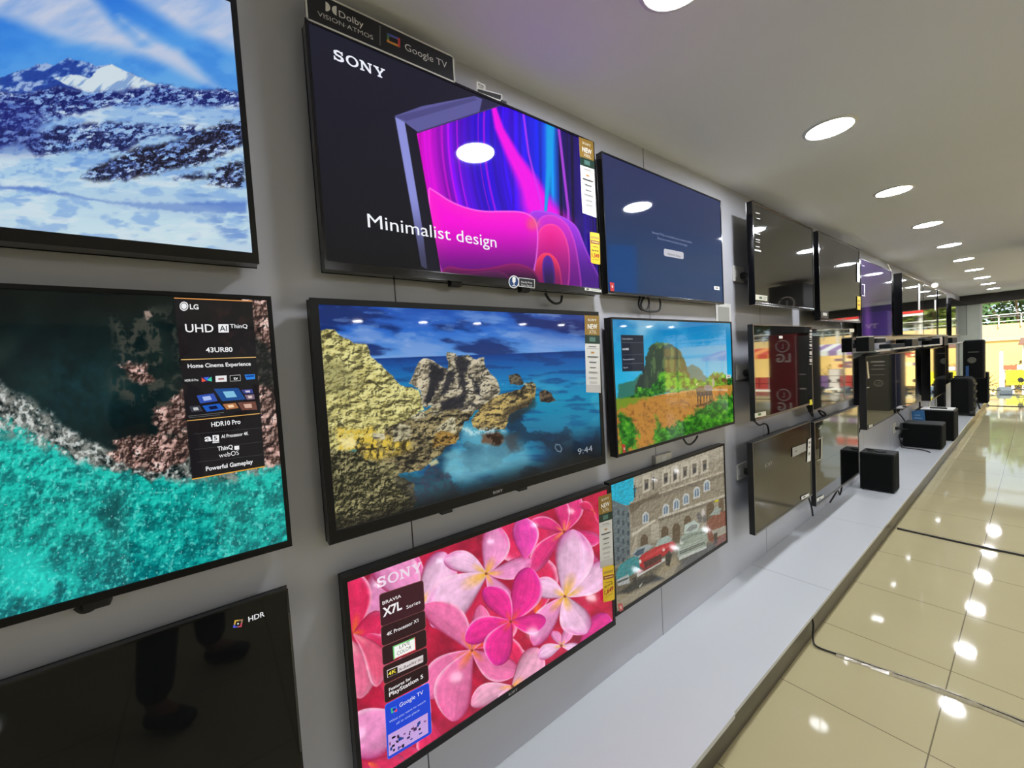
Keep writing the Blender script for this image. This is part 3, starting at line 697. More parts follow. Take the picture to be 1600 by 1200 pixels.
    for pts, c1, c2, rim in lobes:
        pts = cv(pts, 3)
        m = np.zeros(x.shape); K = (x > 640) & (y > 270); sd1 = sdist(x[K], y[K], pts); m[K] = ss(-.8, .8, sd1)
        m = m * P; yt = min(p[1] for p in pts)
        q.mx(c1, m)
        mm = np.zeros(x.shape); mm[K] = ss(26, 2, sd1) * .30; q.mx((255, 90, 190) if c1[1] < 40 and c1[0] > 180 else rim, mm * m)
        q.mx(c2, m * ss(max(yt, 340), 446, y) * .92)
        mm[:] = 0; mm[K] = ss(2.4, .2, np.abs(sd1 - 1.0)) * (.7 if c1 == (250, 0, 216) else .32); q.mx(rim, mm * m)
    q.mx((236, 120, 90), ss(16, 2, np.hypot(x - 832, y - 350)) * P * .55)
    S.text('SLABSONY', (521, 92.5), (602, 119), (521, 76.5), (238, 240, 250), 0)
    S.text('Minimalist design', (575, 355), (776, 389), (575, 332.5), (244, 246, 252), 0)

def paint_rocks(S):
    q = S.pic; x, y = q.x, q.y
    Z = Zf(470, 450, 2.926)
    hor = 560 - (x - 590) * .036
    cl = fbm((x) * .012, (y - .1 * x) * .045, 6, 3); cl2 = fbm(x * .03, y * .09, 5, 13)
    q.c = q.grad([(0, (24, 74, 168)), (.5, (44, 104, 196)), (1, (96, 150, 214))], np.clip((y - 478) / (hor - 478), 0, 1)) / 255.
    q.mx((14, 36, 96), ss(.5, .66, cl) * .85); q.mx((128, 160, 214), ss(.5, .68, 1 - cl) * .62); q.mx((40, 40, 104), ss(780, 900, x) * ss(545, 500, y) * .55)
    q.mx((150, 176, 220), ss(.58, .72, cl2) * .35)
    # sea
    t = np.clip((y - hor) / 120, 0, 1)
    m = ss(-.6, .6, y - hor)
    wv = fbm(x * .03, y * .16, 5, 21)
    g = q.grad([(0, (10, 54, 128)), (.12, (12, 84, 160)), (.35, (16, 118, 178)), (.6, (14, 138, 178)), (1, (22, 112, 150))], t) / 255.
    q.c = q.c * (1 - m[..., None]) + g * m[..., None]
    q.mx((6, 44, 104), m * ss(.5, .66, wv) * .5)
    # milky water and reef
    mk = fbm(x * .02, y * .03, 5, 33)
    reef = fbm(x * .035, y * .05, 5, 41)
    w_ = q.pm(Z((700, 640), (900, 620), (1060, 560), (1300, 600), (1390, 700), (1390, 860), (1000, 870), (800, 900), (640, 900), (620, 780)), 10)
    q.mx((6, 40, 66), w_ * ss(.5, .62, reef) * .8)
    q.mx((120, 186, 202), q.pm(Z((650, 760), (760, 640), (900, 680), (1000, 700), (1060, 800), (900, 850), (740, 900), (660, 860)), 12, (mk - .5) * 40, (mk - .5) * 30) * (.35 + .9 * mk) * .9)
    q.mx((96, 190, 206), ss(.55, .7, mk) * ss(hor + 20, hor + 60, y) * m * .3)
    q.mx((20, 130, 170), q.pm(Z((1080, 560), (1300, 540), (1380, 620), (1300, 680), (1160, 640)), 16) * .4)
    q.mx((8, 30, 50), q.pm(Z((1100, 700), (1390, 640), (1390, 880), (1180, 880)), 22) * .72)
    q.mx((6, 12, 24), ss(-40, 20, y - (852 - (x - 515) * .30)) * .8)
    # rocks
    cr = rid(x * .075 + .02 * y, y * .055, 5, 55); gr = fbm(x * .2, y * .2, 5, 61, .6); bl = fbm(x * .035, y * .045, 5, 66)
    ln = rid((x * .55 + y) * .07, (y * .5 - x) * .02, 4, 77)
    R1 = relief(x, y, .05, 91, 2.2, 4, .8, 1.3); R2 = relief(x, y, .15, 95, .9, 4, .9, 1.3); CK = cracks(x + y * .4, y, .030, 97, .018, .6, 1.2)
    def rock(pts, hi, md, lo, th=.5, jit=5, hl=.6, seed=0):
        jx = (fbm(x * .09 + seed, y * .09, 4, 71) - .5) * 2 * jit; jy = (fbm(x * .09, y * .09 + seed, 4, 73) - .5) * 2 * jit
        m = q.pm(pts, .9, jx, jy)
        q.mx(md, m); q.mx(hi, m * ss(th - .04, th + .14, bl * .55 + gr * .45) * hl * 1.2)
        q.mx(hi, m * ss(.04, .45, -R1) * .75); q.mx([v * .45 for v in md], m * ss(.04, .45, R1) * .8); q.mx(lo, m * ss(.12, .5, R2) * .75); q.mx(hi, m * ss(.15, .5, -R2) * .5); q.mx(lo, m * CK * .8)
        return m
    rock(Z((330, 640), (480, 600), (700, 500), (800, 560), (740, 620), (720, 690), (640, 760), (560, 830), (450, 850), (300, 800), (250, 740)), (176, 160, 112), (86, 78, 58), (14, 14, 18), .52, 5, .6, 3)
    rock(Z((60, 190), (150, 195), (240, 250), (300, 262), (325, 315), (400, 380), (450, 440), (540, 470), (565, 550), (480, 600), (400, 640), (320, 700), (240, 740), (60, 760)), (226, 220, 150), (186, 176, 104), (52, 48, 30), .46, 4, .6)
    q.mx((120, 116, 72), q.pm(Z((90, 330), (200, 330), (260, 420), (180, 500), (100, 470)), 10, (bl - .5) * 40, 0) * .5)
    m = q.pm(Z((160, 640), (330, 640), (430, 690), (500, 700), (500, 740), (330, 800), (180, 740)), 5, (bl - .5) * 24, (gr - .5) * 10)
    q.mx((214, 184, 70), m * (.3 + .7 * ss(.4, .6, gr))); q.mx((40, 34, 20), m * ss(.72, .84, cr) * .9)
    q.mx((240, 226, 160), q.pm(Z((170, 690), (240, 680), (260, 720), (200, 735)), 3, (gr - .5) * 10, 0) * .8)
    for a in (Z((420, 650), (450, 620), (500, 630), (505, 680), (450, 705), (425, 700)), Z((620, 640), (680, 590), (708, 590), (710, 650), (660, 680), (630, 670)), Z((500, 580), (560, 560), (575, 585), (520, 610)), Z((590, 560), (650, 545), (650, 575), (600, 582)), Z((330, 660), (380, 660), (390, 690), (335, 690))):
        rock(a, (206, 198, 164), (150, 142, 112), (40, 38, 34), .5, 3)
    rock(Z((640, 650), (720, 670), (700, 710), (600, 730), (600, 690)), (176, 140, 70), (116, 88, 44), (30, 22, 16), .5, 4)
    # stacks
    rock(Z((495, 435), (530, 350), (560, 322), (600, 328), (665, 372), (690, 420), (640, 500), (580, 545), (550, 530), (548, 470)), (216, 204, 176), (160, 148, 122), (50, 46, 42), .46, 3)
    q.mx((26, 26, 34), q.pm(Z((590, 335), (655, 372), (660, 400), (630, 440), (610, 500), (580, 540), (560, 520), (590, 430)), 3, (gr - .5) * 10, 0) * .92)
    rock(Z((668, 300), (700, 295), (716, 312), (760, 305), (792, 326), (836, 320), (842, 365), (900, 420), (915, 480), (870, 530), (800, 562), (740, 562), (690, 530), (640, 545), (600, 545), (600, 500), (640, 455), (672, 380)), (206, 196, 170), (150, 140, 116), (44, 42, 42), .46, 3, seed=2)
    for a in (Z((705, 320), (735, 310), (775, 330), (750, 400), (760, 470), (740, 480), (720, 400)), Z((670, 390), (700, 370), (700, 420), (650, 500), (640, 480)), Z((640, 520), (760, 480), (740, 550), (650, 560)), Z((790, 430), (800, 420), (830, 500), (800, 480))):
        q.mx((30, 30, 38), q.pm(a, 2.5, (gr - .5) * 12, 0) * .88)
    rock(Z((780, 600), (830, 540), (870, 520), (920, 480), (1000, 470), (1030, 440), (1055, 430), (1074, 452), (1070, 500), (1040, 540), (960, 570), (930, 640), (860, 655), (790, 640)), (204, 178, 104), (136, 118, 80), (34, 30, 26), .47, 4, seed=5)
    q.mx((40, 34, 30), q.pm(Z((930, 560), (1070, 490), (1072, 540), (960, 620)), 5, (gr - .5) * 12, 0) * .7)
    rock(Z((952, 400), (985, 391), (1005, 400), (1022, 440), (958, 442)), (110, 100, 80), (70, 64, 56), (24, 22, 22), .5, 2); rock(Z((1088, 480), (1115, 466), (1140, 480), (1165, 516), (1130, 526), (1092, 520)), (120, 100, 76), (74, 62, 50), (24, 20, 20), .5, 2)
    q.mx((190, 224, 232), q.pm(Z((920, 440), (1080, 425), (1075, 450), (1020, 450)), 3) * ss(.45, .65, gr) * .5)
    m = q.pm(Z((820, 670), (900, 655), (935, 690), (900, 720), (830, 710)), 4, (gr - .5) * 16, 0); q.mx((104, 70, 50), m * .9); q.mx((40, 24, 20), m * ss(.6, .75, cr))
    m = q.pm(Z((930, 670), (1000, 660), (990, 740), (950, 750)), 6, (gr - .5) * 20, 0); q.mx((60, 56, 60), m * .7)
    q.mx((206, 226, 226), q.pm(Z((720, 640), (800, 640), (900, 640), (940, 660), (880, 668), (760, 680)), 3, 0, (gr - .5) * 12) * ss(.42, .6, gr) * .7)
    # lower left boulders
    rock(Z((60, 735), (250, 750), (300, 790), (440, 798), (448, 860), (520, 900), (532, 960), (500, 1040), (60, 1200)), (166, 158, 112), (96, 92, 62), (24, 24, 18), .5, 5, .6, 7)
    q.mx((18, 20, 14), q.pm(Z((60, 735), (250, 750), (532, 960), (500, 1040), (60, 1200)), 4) * ss(.02, .3, relief(x, y, .22, 88, .8, 3)) * .85)
    q.mx((34, 34, 34), q.pm(Z((440, 850), (540, 860), (640, 790), (620, 790), (700, 880), (760, 960), (520, 1040), (440, 900)), 5, (bl - .5) * 30, (gr - .5) * 16) * .5)
    q.mx((56, 56, 80), q.pm(Z((500, 900), (560, 830), (640, 810), (700, 880), (760, 960), (520, 1040)), 5, (bl - .5) * 30, (gr - .5) * 16) * ss(.4, .6, gr) * .6)
    q.mx((214, 204, 150), q.pm(Z((585, 800), (620, 780), (632, 800), (600, 815)), 2, (gr - .5) * 5, 0) * .8)
    q.mx((8, 8, 10), ss(-46, -2, y - (846 - (x - 515) * .297)) * ss(.2, .6, 1 - gr * .5) * .82)
    S.text('9:44', (903, 710.5), (925.5, 705.5), (903, 700.5), (170, 180, 190), -.012)
    m = q.pm(Z((1160, 730), (1165, 712), (1185, 715), (1196, 735), (1190, 752), (1172, 748)), .6); q.mx((120, 140, 156), (m - q.pm(Z((1164, 728), (1168, 718), (1183, 720), (1190, 735), (1186, 746), (1174, 742)), .6)) * .8)

def paint_flowers(S):
    q = S.pic; x, y = q.x, q.y
    K = 2.666
    def z(a, b): return (530 + a / K, 750 + b / K)
    f = fbm(x * .03, y * .03, 4, 3); g2 = fbm(x * .12, y * .12, 4, 9)
    q.c = q.grad([(0, (110, 14, 44)), (.5, (196, 24, 66)), (1, (232, 56, 110))], f) / 255.
    def petal(c, tip, W, core, mid, edge, curl=0.12, dark=(160, 16, 60), ylen=.25):
        cx, cy = z(*c); tx, ty = z(*tip); dx, dy = tx - cx, ty - cy; L = math.hypot(dx, dy); ux, uy = dx / L, dy / L
        K_ = (np.abs(x - (cx + tx) / 2) < L * .95 + 8) & (np.abs(y - (cy + ty) / 2) < L * .95 + 8)
        if not K_.any(): return
        X = x[K_]; Y = y[K_]
        t = ((X - cx) * ux + (Y - cy) * uy) / L; s_ = (-(X - cx) * uy + (Y - cy) * ux) / L
        s_ = s_ - curl * np.sin(np.clip(t, 0, 1) * math.pi) * .9
        tc = np.clip(t, 0, 1); wd = W * (np.sin(math.pi * tc ** 0.82) ** .62) * (0.30 + .85 * tc) * .92 + 1e-4
        r = s_ / wd
        ok = (t > 0) & (t < 1)
        aa = .9 / L
        m = ss(-aa, aa, wd - np.abs(s_)) * ok
        col = q.grad([(0, core), (ylen, mid), (.62, mid), (1, edge)], np.clip(t * .75 + .35 * np.abs(r) ** 2, 0, 1))
        st = fbm(r * 6 + 3, t * 1.6 + cx, 3, int(cx) % 50)
        sh = (.90 + .16 * st - .16 * np.clip(-r, 0, 1) ** 2 + .05 * r)[..., None]
        col = col * sh
        rimm = (ss(.72, .97, r) * .65)[..., None]; col = col * (1 - rimm) + np.array([255, 214, 232]) * rimm
        dk = (ss(.80, 1.0, -r) * .55)[..., None]; col = col * (1 - dk) + np.array(dark) * dk
        cur = q.c[K_]; m = m[..., None]; q.c[K_] = cur * (1 - m) + np.clip(col / 255, 0, 1) * m
        # soft shadow of the petal's darker flank on what is beneath is part of the picture
    Y_ = (250, 190, 50); OR = (250, 120, 40)
    pk = dict(core=Y_, mid=(246, 150, 206), edge=(236, 70, 156)); wh = dict(core=Y_, mid=(250, 196, 232), edge=(232, 104, 186))
    rd = dict(core=OR, mid=(232, 40, 96), edge=(248, 90, 150)); mg_ = dict(core=(250, 90, 60), mid=(244, 44, 150), edge=(232, 40, 170))
    # backdrop petals
    for a, b, w_, s_ in (((60, 640), (300, 280), .42, pk), ((60, 640), (20, 360), .36, rd), ((330, 520), (150, 330), .5, pk), ((330, 520), (440, 300), .45, wh), ((330, 520), (440, 560), .4, rd),
                         ((60, 640), (190, 560), .5, rd), ((200, 900), (120, 640), .42, rd), ((280, 980), (60, 1140), .55, pk), ((380, 980), (230, 860), .5, rd), ((380, 1000), (420, 1180), .5, rd), ((200, 1140), (330, 1130), .4, rd), ((120, 1180), (280, 1180), .5, rd),
                         ((700, 40), (860, 330), .6, rd), ((720, 700), (560, 560), .5, rd), ((820, 560), (780, 300), .5, rd), ((560, 700), (700, 500), .5, rd), ((1000, 700), (1120, 560), .5, mg_), ((980, 760), (1120, 640), .45, pk), ((760, 860), (700, 690), .42, pk), ((760, 860), (640, 640), .3, rd)):
        petal(a, b, w_, **s_)
    petal((40, 660), (90, 910), .36, (250, 200, 190), (236, 110, 150), (250, 150, 180), -.1); petal((60, 640), (160, 860), .30, (250, 150, 160), (240, 90, 130), (250, 160, 190), -.2)
    # upper right deep flower
    for tip, w_ in (((800, 170), .26), ((985, 50), .34), ((905, 60), .28), ((1090, 250), .34), ((1080, 370), .3), ((800, 385), .26)): petal((937, 215), tip, w_, (250, 170, 60), (236, 50, 130), (246, 120, 180), .08)
    for tip, w_ in (((1000, 100), .4), ((1120, 180), .3)): petal((1060, 130), tip, w_, (250, 120, 60), (226, 40, 100), (240, 90, 150), .1)
    # flower 1
    for tip, w_, s_ in (((800, 330), .30, pk), ((650, 185), .42, pk), ((435, 330), .36, wh), ((385, 610), .42, wh), ((720, 500), .36, pk)): petal((612, 390), tip, w_, **s_, curl=.10, ylen=.3)
    petal((775, 330), (765, 155), .46, (246, 90, 170), (244, 70, 180), (246, 110, 200), .05)
    # flower 4
    for tip, w_ in (((355, 520), .34), ((370, 910), .34), ((470, 1005), .38), ((745, 800), .40), ((590, 520), .3)): petal((553, 710), tip, w_, (250, 130, 50), (246, 120, 176), (246, 96, 160), .12)
    # flower 5
    for tip, w_ in (((830, 700), .44), ((550, 940), .34), ((690, 960), .5)): petal((722, 860), tip, w_, (250, 170, 60), (244, 170, 200), (240, 120, 170), .1)
    # flower 7
    for tip, w_, s_ in (((830, 740), .4, wh), ((885, 630), .4, pk), ((1000, 690), .36, wh), ((960, 600), .34, pk)): petal((925, 690), tip, w_, **s_, curl=.08)
    # flower 3
    for tip, w_, s_ in (((1125, 340), .34, wh), ((975, 205), .42, wh), ((800, 440), .46, wh), ((810, 690), .30, pk), ((1030, 640), .52, wh)): petal((940, 485), tip, w_, **s_, curl=.08, ylen=.3)
    # flower 2 in front
    for tip, w_ in (((795, 365), .40), ((605, 450), .42), ((525, 670), .36), ((650, 772), .46), ((862, 585), .42)): petal((715, 590), tip, w_, **mg_, curl=.10, ylen=.22)
    for c in ((612, 390), (715, 590), (940, 485), (553, 710), (937, 215), (722, 860), (925, 690)):
        cx, cy = z(*c); q.mx((120, 40, 24), ss(3.2, 1.0, np.hypot(x - cx, y - cy)) * .8)
    q.c *= (.86 + .2 * g2)[..., None]; q.mx((255, 225, 240), ss(.80, .95, vn(x * .5, y * .5, 60)) * .12)
    # column of badges at the left
    W = (240, 236, 238)
    S.text('SLABSONY', z(158, 452), z(346, 390), z(158, 408), (238, 214, 232), 0)
    def cell(y0, y1, rgb, sk=-.30, x0=165, x1=350, lean=.10, r=10, lv=1):
        dl = lambda yy: (yy - 470) * .052
        kk = lambda yy: -.33 - (yy - 478) * .00040
        P = [(x0 + dl(y0), y0), (x1 + dl(y0), y0 + (x1 - x0) * kk(y0)), (x1 + dl(y1), y1 + (x1 - x0) * kk(y1)), (x0 + dl(y1), y1)]
        # rounded corners
        R = []
        for i in range(4):
            a = np.array(P[i - 1], float); b = np.array(P[i], float); c = np.array(P[(i + 1) % 4], float)
            u = (a - b) / np.linalg.norm(a - b); v = (c - b) / np.linalg.norm(c - b); R += [b + u * r, b + (u + v) * r * .3, b + v * r]
        S.shape([z(*p) for p in R], rgb, lv)
    edge = (120, 70, 70); dk = (58, 22, 34)
    for y0, y1, c in ((478, 610, dk), (612, 692, (44, 18, 26)), (696, 772, (40, 18, 24)), (778, 850, (40, 18, 24)), (854, 930, (36, 16, 22)), (938, 1165, (22, 66, 206))):
        cell(y0 - 2, y1 + 2, edge if c[2] < 100 else (60, 110, 230), lv=1); cell(y0, y1, c, x0=167, x1=348, lv=2)
    S.text('BRAVIA', z(180, 520), z(258, 496), z(180, 505), W, .005, 3)
    S.text('X7L', z(182, 570), z(262, 544), z(182, 532), W, .03, 3); S.text('Series', z(280, 537), z(338, 519), z(280, 521), W, 0, 3)
    S.text('4K Processor X1', z(198, 650), z(330, 605), z(198, 634), W, .01, 3)
    S.shape([z(222, 692), z(316, 653), z(319, 708), z(226, 748)], (214, 60, 70), 3); S.shape([z(222, 692), z(316, 653), z(270, 700), z(226, 748)], (80, 200, 110), 4); S.shape([z(227, 694), z(313, 659), z(315, 704), z(230, 742)], (244, 244, 240), 5)
    S.text('LIVE', z(250, 702), z(294, 684), z(250, 686), (20, 20, 24), -.005, 6); S.text('COLOR', z(240, 730), z(300, 706), z(240, 713), (20, 20, 24), -.005, 6)
    S.shape([z(198, 792), z(349, 727), z(349, 757), z(200, 823)], (214, 206, 206), 3); S.shape([z(200, 794), z(242, 776), z(243, 803), z(202, 821)], (30, 20, 20), 4)
    S.text('4K', z(203, 815), z(237, 800), z(203, 799), (236, 214, 60), .02, 5); S.text('X-Reality', z(247, 797), z(322, 764), z(247, 784), (40, 20, 30), .005, 4); S.text('PRO', z(327, 757), z(346, 749), z(327, 747), (120, 60, 70), .02, 4)
    S.text('Features for', z(207, 880), z(300, 840), z(207, 866), W, .012, 3); S.text('PlayStation 5', z(208, 902), z(350, 832), z(208, 884), W, .015, 3)
    S.text('Google TV', z(251, 946), z(350, 900), z(251, 928), W, -.005, 3)
    S.shape([z(214, 950), z(238, 940), z(240, 962), z(217, 972)], (60, 120, 240), 3); S.shape([z(214, 950), z(222, 947), z(224, 968), z(217, 972)], (60, 190, 110), 4); S.shape([z(232, 955), z(240, 951), z(240, 962), z(228, 966)], (236, 70, 60), 4); S.shape([z(220, 952), z(234, 946), z(235, 956), z(222, 961)], (16, 40, 150), 5)
    S.text('What you want to watch', z(208, 1013), z(360, 934), z(208, 1003), (180, 196, 236), 0, 3); S.text('all in one place', z(238, 1018), z(334, 966), z(238, 1008), (180, 196, 236), 0, 3)
    S.shape([z(203, 1062), z(368, 968), z(370, 1052), z(206, 1150)], (196, 160, 220), 3)
    rr = random.Random(4)
    for i in range(30):
        u = rr.random() * .9; v = .15 + rr.random() * .72; a = 205 + 163 * u; b = 1064 - 94 * u + 82 * v; w_ = rr.choice((6, 9, 13)); h_ = rr.choice((6, 9, 14))
        S.shape([z(a, b), z(a + w_, b - w_ * .57), z(a + w_, b - w_ * .57 + h_), z(a, b + h_)], rr.choice(((20, 16, 40), (60, 40, 90), (30, 60, 140), (120, 60, 110), (16, 14, 20))), 4)

def paint_blue(S):
    q = S.pic; x, y = q.x, q.y
    q.c = q.grad([(0, (44, 50, 92)), (.45, (38, 54, 94)), (.8, (18, 62, 112)), (1, (20, 56, 100))], np.clip((y - 240) / 225 + (950 - x) * .0006, 0, 1)) / 255.
    q.mx((6, 66, 132), q.pm([(951, 382), (995, 384), (996, 462), (951, 454)], 3) * .7); q.mx((56, 66, 96), q.pm([(996, 384), (1128, 400), (1130, 474), (998, 464)], 12) * .5)
    W = (150, 158, 186)
    S.text('Samsung TV Plus is not available due to a network problem.', (1019, 364.5), (1081, 378.5), (1019, 360.5), W, -.01); S.text('Check your network connection and try again.', (1027, 373.5), (1074, 384.5), (1027, 369.5), W, -.01)
    S.shape([(1038.5, 388.5), (1066.5, 394), (1068, 396), (1068, 403.5), (1066.5, 405), (1039, 400), (1037.2, 398), (1037.2, 390)], (196, 196, 206))
    S.text('Network Status', (1043, 398.2), (1063.5, 402), (1043, 394), (96, 96, 106), 0, 2)

def paint_field(S):
    q = S.pic; x, y = q.x, q.y
    Z = Zf(940, 470, 5)
    c = fbm(x * .03, y * .03, 5, 1); g = fbm(x * .16, y * .16, 5, 5, .6); h = fbm(x * .4, y * .35, 3, 8)
    q.c = q.grad([(0, (22, 116, 180)), (.5, (10, 146, 200)), (1, (34, 170, 214))], np.clip((y - 495) / 100, 0, 1)) / 255.
    q.mx((176, 200, 218), q.pm(Z((180, 130), (640, 150), (620, 210), (460, 200), (400, 260), (330, 330), (280, 200)), 9, (c - .5) * 40, (c - .5) * 20) * (.25 + c) * .75)
    q.mx((120, 160, 190), ss(1090, 1135, x) * ss(540, 505, y) * .5)
    q.mx((120, 190, 220), ss(.55, .7, c) * .25)
    tr = (fbm(x * .2, y * .2, 4, 15) - .5)
    q.poly(Z((130, 660), (180, 640), (260, 620), (320, 560), (320, 770), (130, 790)), (44, 110, 96), 1.5, 3)
    q.poly(Z((660, 520), (710, 495), (760, 520), (800, 580), (860, 620), (1030, 600), (1030, 700), (650, 690)), (40, 100, 110), 1.5, 2)
    m = q.pm(Z((262, 720), (265, 640), (310, 590), (335, 520), (345, 440), (380, 350), (430, 322), (500, 325), (560, 350), (610, 390), (640, 450), (665, 520), (690, 600), (700, 720)), 1.2, tr * 6, tr * 6)
    q.mx((74, 100, 62), m); q.mx((110, 150, 60), m * ss(.5, .64, g) * ss(560, 530, y) * .9); q.mx((28, 44, 40), m * ss(.5, .64, rid(x * .10, y * .03, 4, 30)) * .7); q.mx((36, 50, 48), m * ss(1022, 1004, x) * ss(550, 580, y) * .8)
    m = q.pm(Z((130, 780), (230, 740), (300, 680), (400, 680), (450, 570), (560, 560), (660, 570), (690, 620), (740, 610), (800, 630), (860, 570), (930, 550), (1000, 600), (1030, 600), (1030, 690), (820, 690), (640, 710), (400, 745), (130, 790)), 1.5, tr * 10, tr * 10)
    q.mx((42, 122, 30), m); q.mx((110, 186, 40), m * ss(.5, .64, g) * .75); q.mx((12, 50, 22), m * ss(.52, .66, 1 - g) * .8)
    m = below(x, y + tr * 3, Z((100, 775), (400, 745), (640, 705), (820, 680), (1060, 650)), .8)
    q.mx((178, 122, 48), m); q.mx((110, 66, 30), m * ss(.5, .64, h * .5 + g * .5) * .75); q.mx((206, 150, 60), m * ss(.55, .7, h) * .4)
    q.mx((104, 140, 32), q.pm(Z((100, 770), (400, 745), (330, 770), (180, 830), (100, 860)), 3, tr * 8, tr * 8) * .9)
    q.mx((150, 150, 50), q.pm(Z((700, 700), (1030, 655), (1030, 680), (860, 700)), 2) * .5)
    for pts in (Z((140, 870), (230, 920), (280, 1030), (260, 1160), (140, 1200)), Z((430, 900), (460, 1000), (560, 980), (660, 930), (760, 850), (900, 760), (1060, 700), (1060, 980), (600, 1120), (380, 1150), (420, 1000))):
        m = q.pm(pts, 4, tr * 16, tr * 16); q.mx((44, 128, 26), m * .95); q.mx((16, 70, 20), m * ss(.5, .62, g) * .8); q.mx((120, 190, 50), m * ss(.56, .7, 1 - g) * .6)
    # oxen and ploughman
    for a_ in (Z((742, 690), (752, 668), (775, 664), (800, 672), (838, 676), (862, 690), (866, 730), (848, 742), (800, 738), (778, 752), (752, 742)), Z((736, 690), (746, 676), (762, 690), (760, 730), (748, 742), (740, 720))):
        m = q.pm(cv(a_, 2), .5); q.mx((58, 40, 46), m); q.mx((96, 70, 70), m * ss(.5, .7, h) * .6)
    m = q.pm(cv(Z((800, 660), (850, 656), (868, 670), (866, 700), (820, 704), (802, 690)), 2), .5); q.mx((104, 98, 112), m)
    for a_, b_, c_ in ((752, 735, 808), (772, 745, 812), (800, 735, 790), (822, 735, 786), (846, 735, 778), (862, 728, 770)): q.poly(Z((a_ - 5, b_), (a_ + 5, b_), (a_ + 3, c_), (a_ - 3, c_)), (46, 32, 36), .5)
    q.poly(cv(Z((862, 622), (868, 604), (876, 604), (884, 632), (880, 668), (866, 668)), 1), (140, 150, 136), .5); q.poly(Z((866, 600), (872, 590), (879, 600), (873, 606)), (60, 50, 40), .5); q.poly(Z((735, 655), (752, 640), (756, 646), (744, 664)), (200, 190, 160), .5)
    q.mx((60, 36, 22), q.pm(Z((730, 815), (800, 800), (880, 765), (870, 785), (800, 822), (740, 830)), 1.5) * .7)
    # menu card
    q.poly(Z((150, 266), (326, 270), (334, 548), (162, 552)), (30, 36, 50), .5)
    for a, b, w_ in (((160, 325), (326, 325), .5), ((163, 422), (330, 418), .5), ((165, 490), (332, 485), .5)): S.line(*Z(a, b), w_, (90, 96, 110))
    W = (170, 174, 184)
    S.text('Preinstallation', Z((162, 303))[0], Z((242, 303))[0], Z((162, 291))[0], W, .01); S.text('NOBE', Z((163, 386))[0], Z((212, 384))[0], Z((163, 370))[0], (214, 216, 222), .02); S.text('Personalisation', Z((168, 465))[0], Z((256, 463))[0], Z((168, 453))[0], W, .01); S.text('Sync', Z((170, 528))[0], Z((206, 526))[0], Z((170, 516))[0], W, .01)

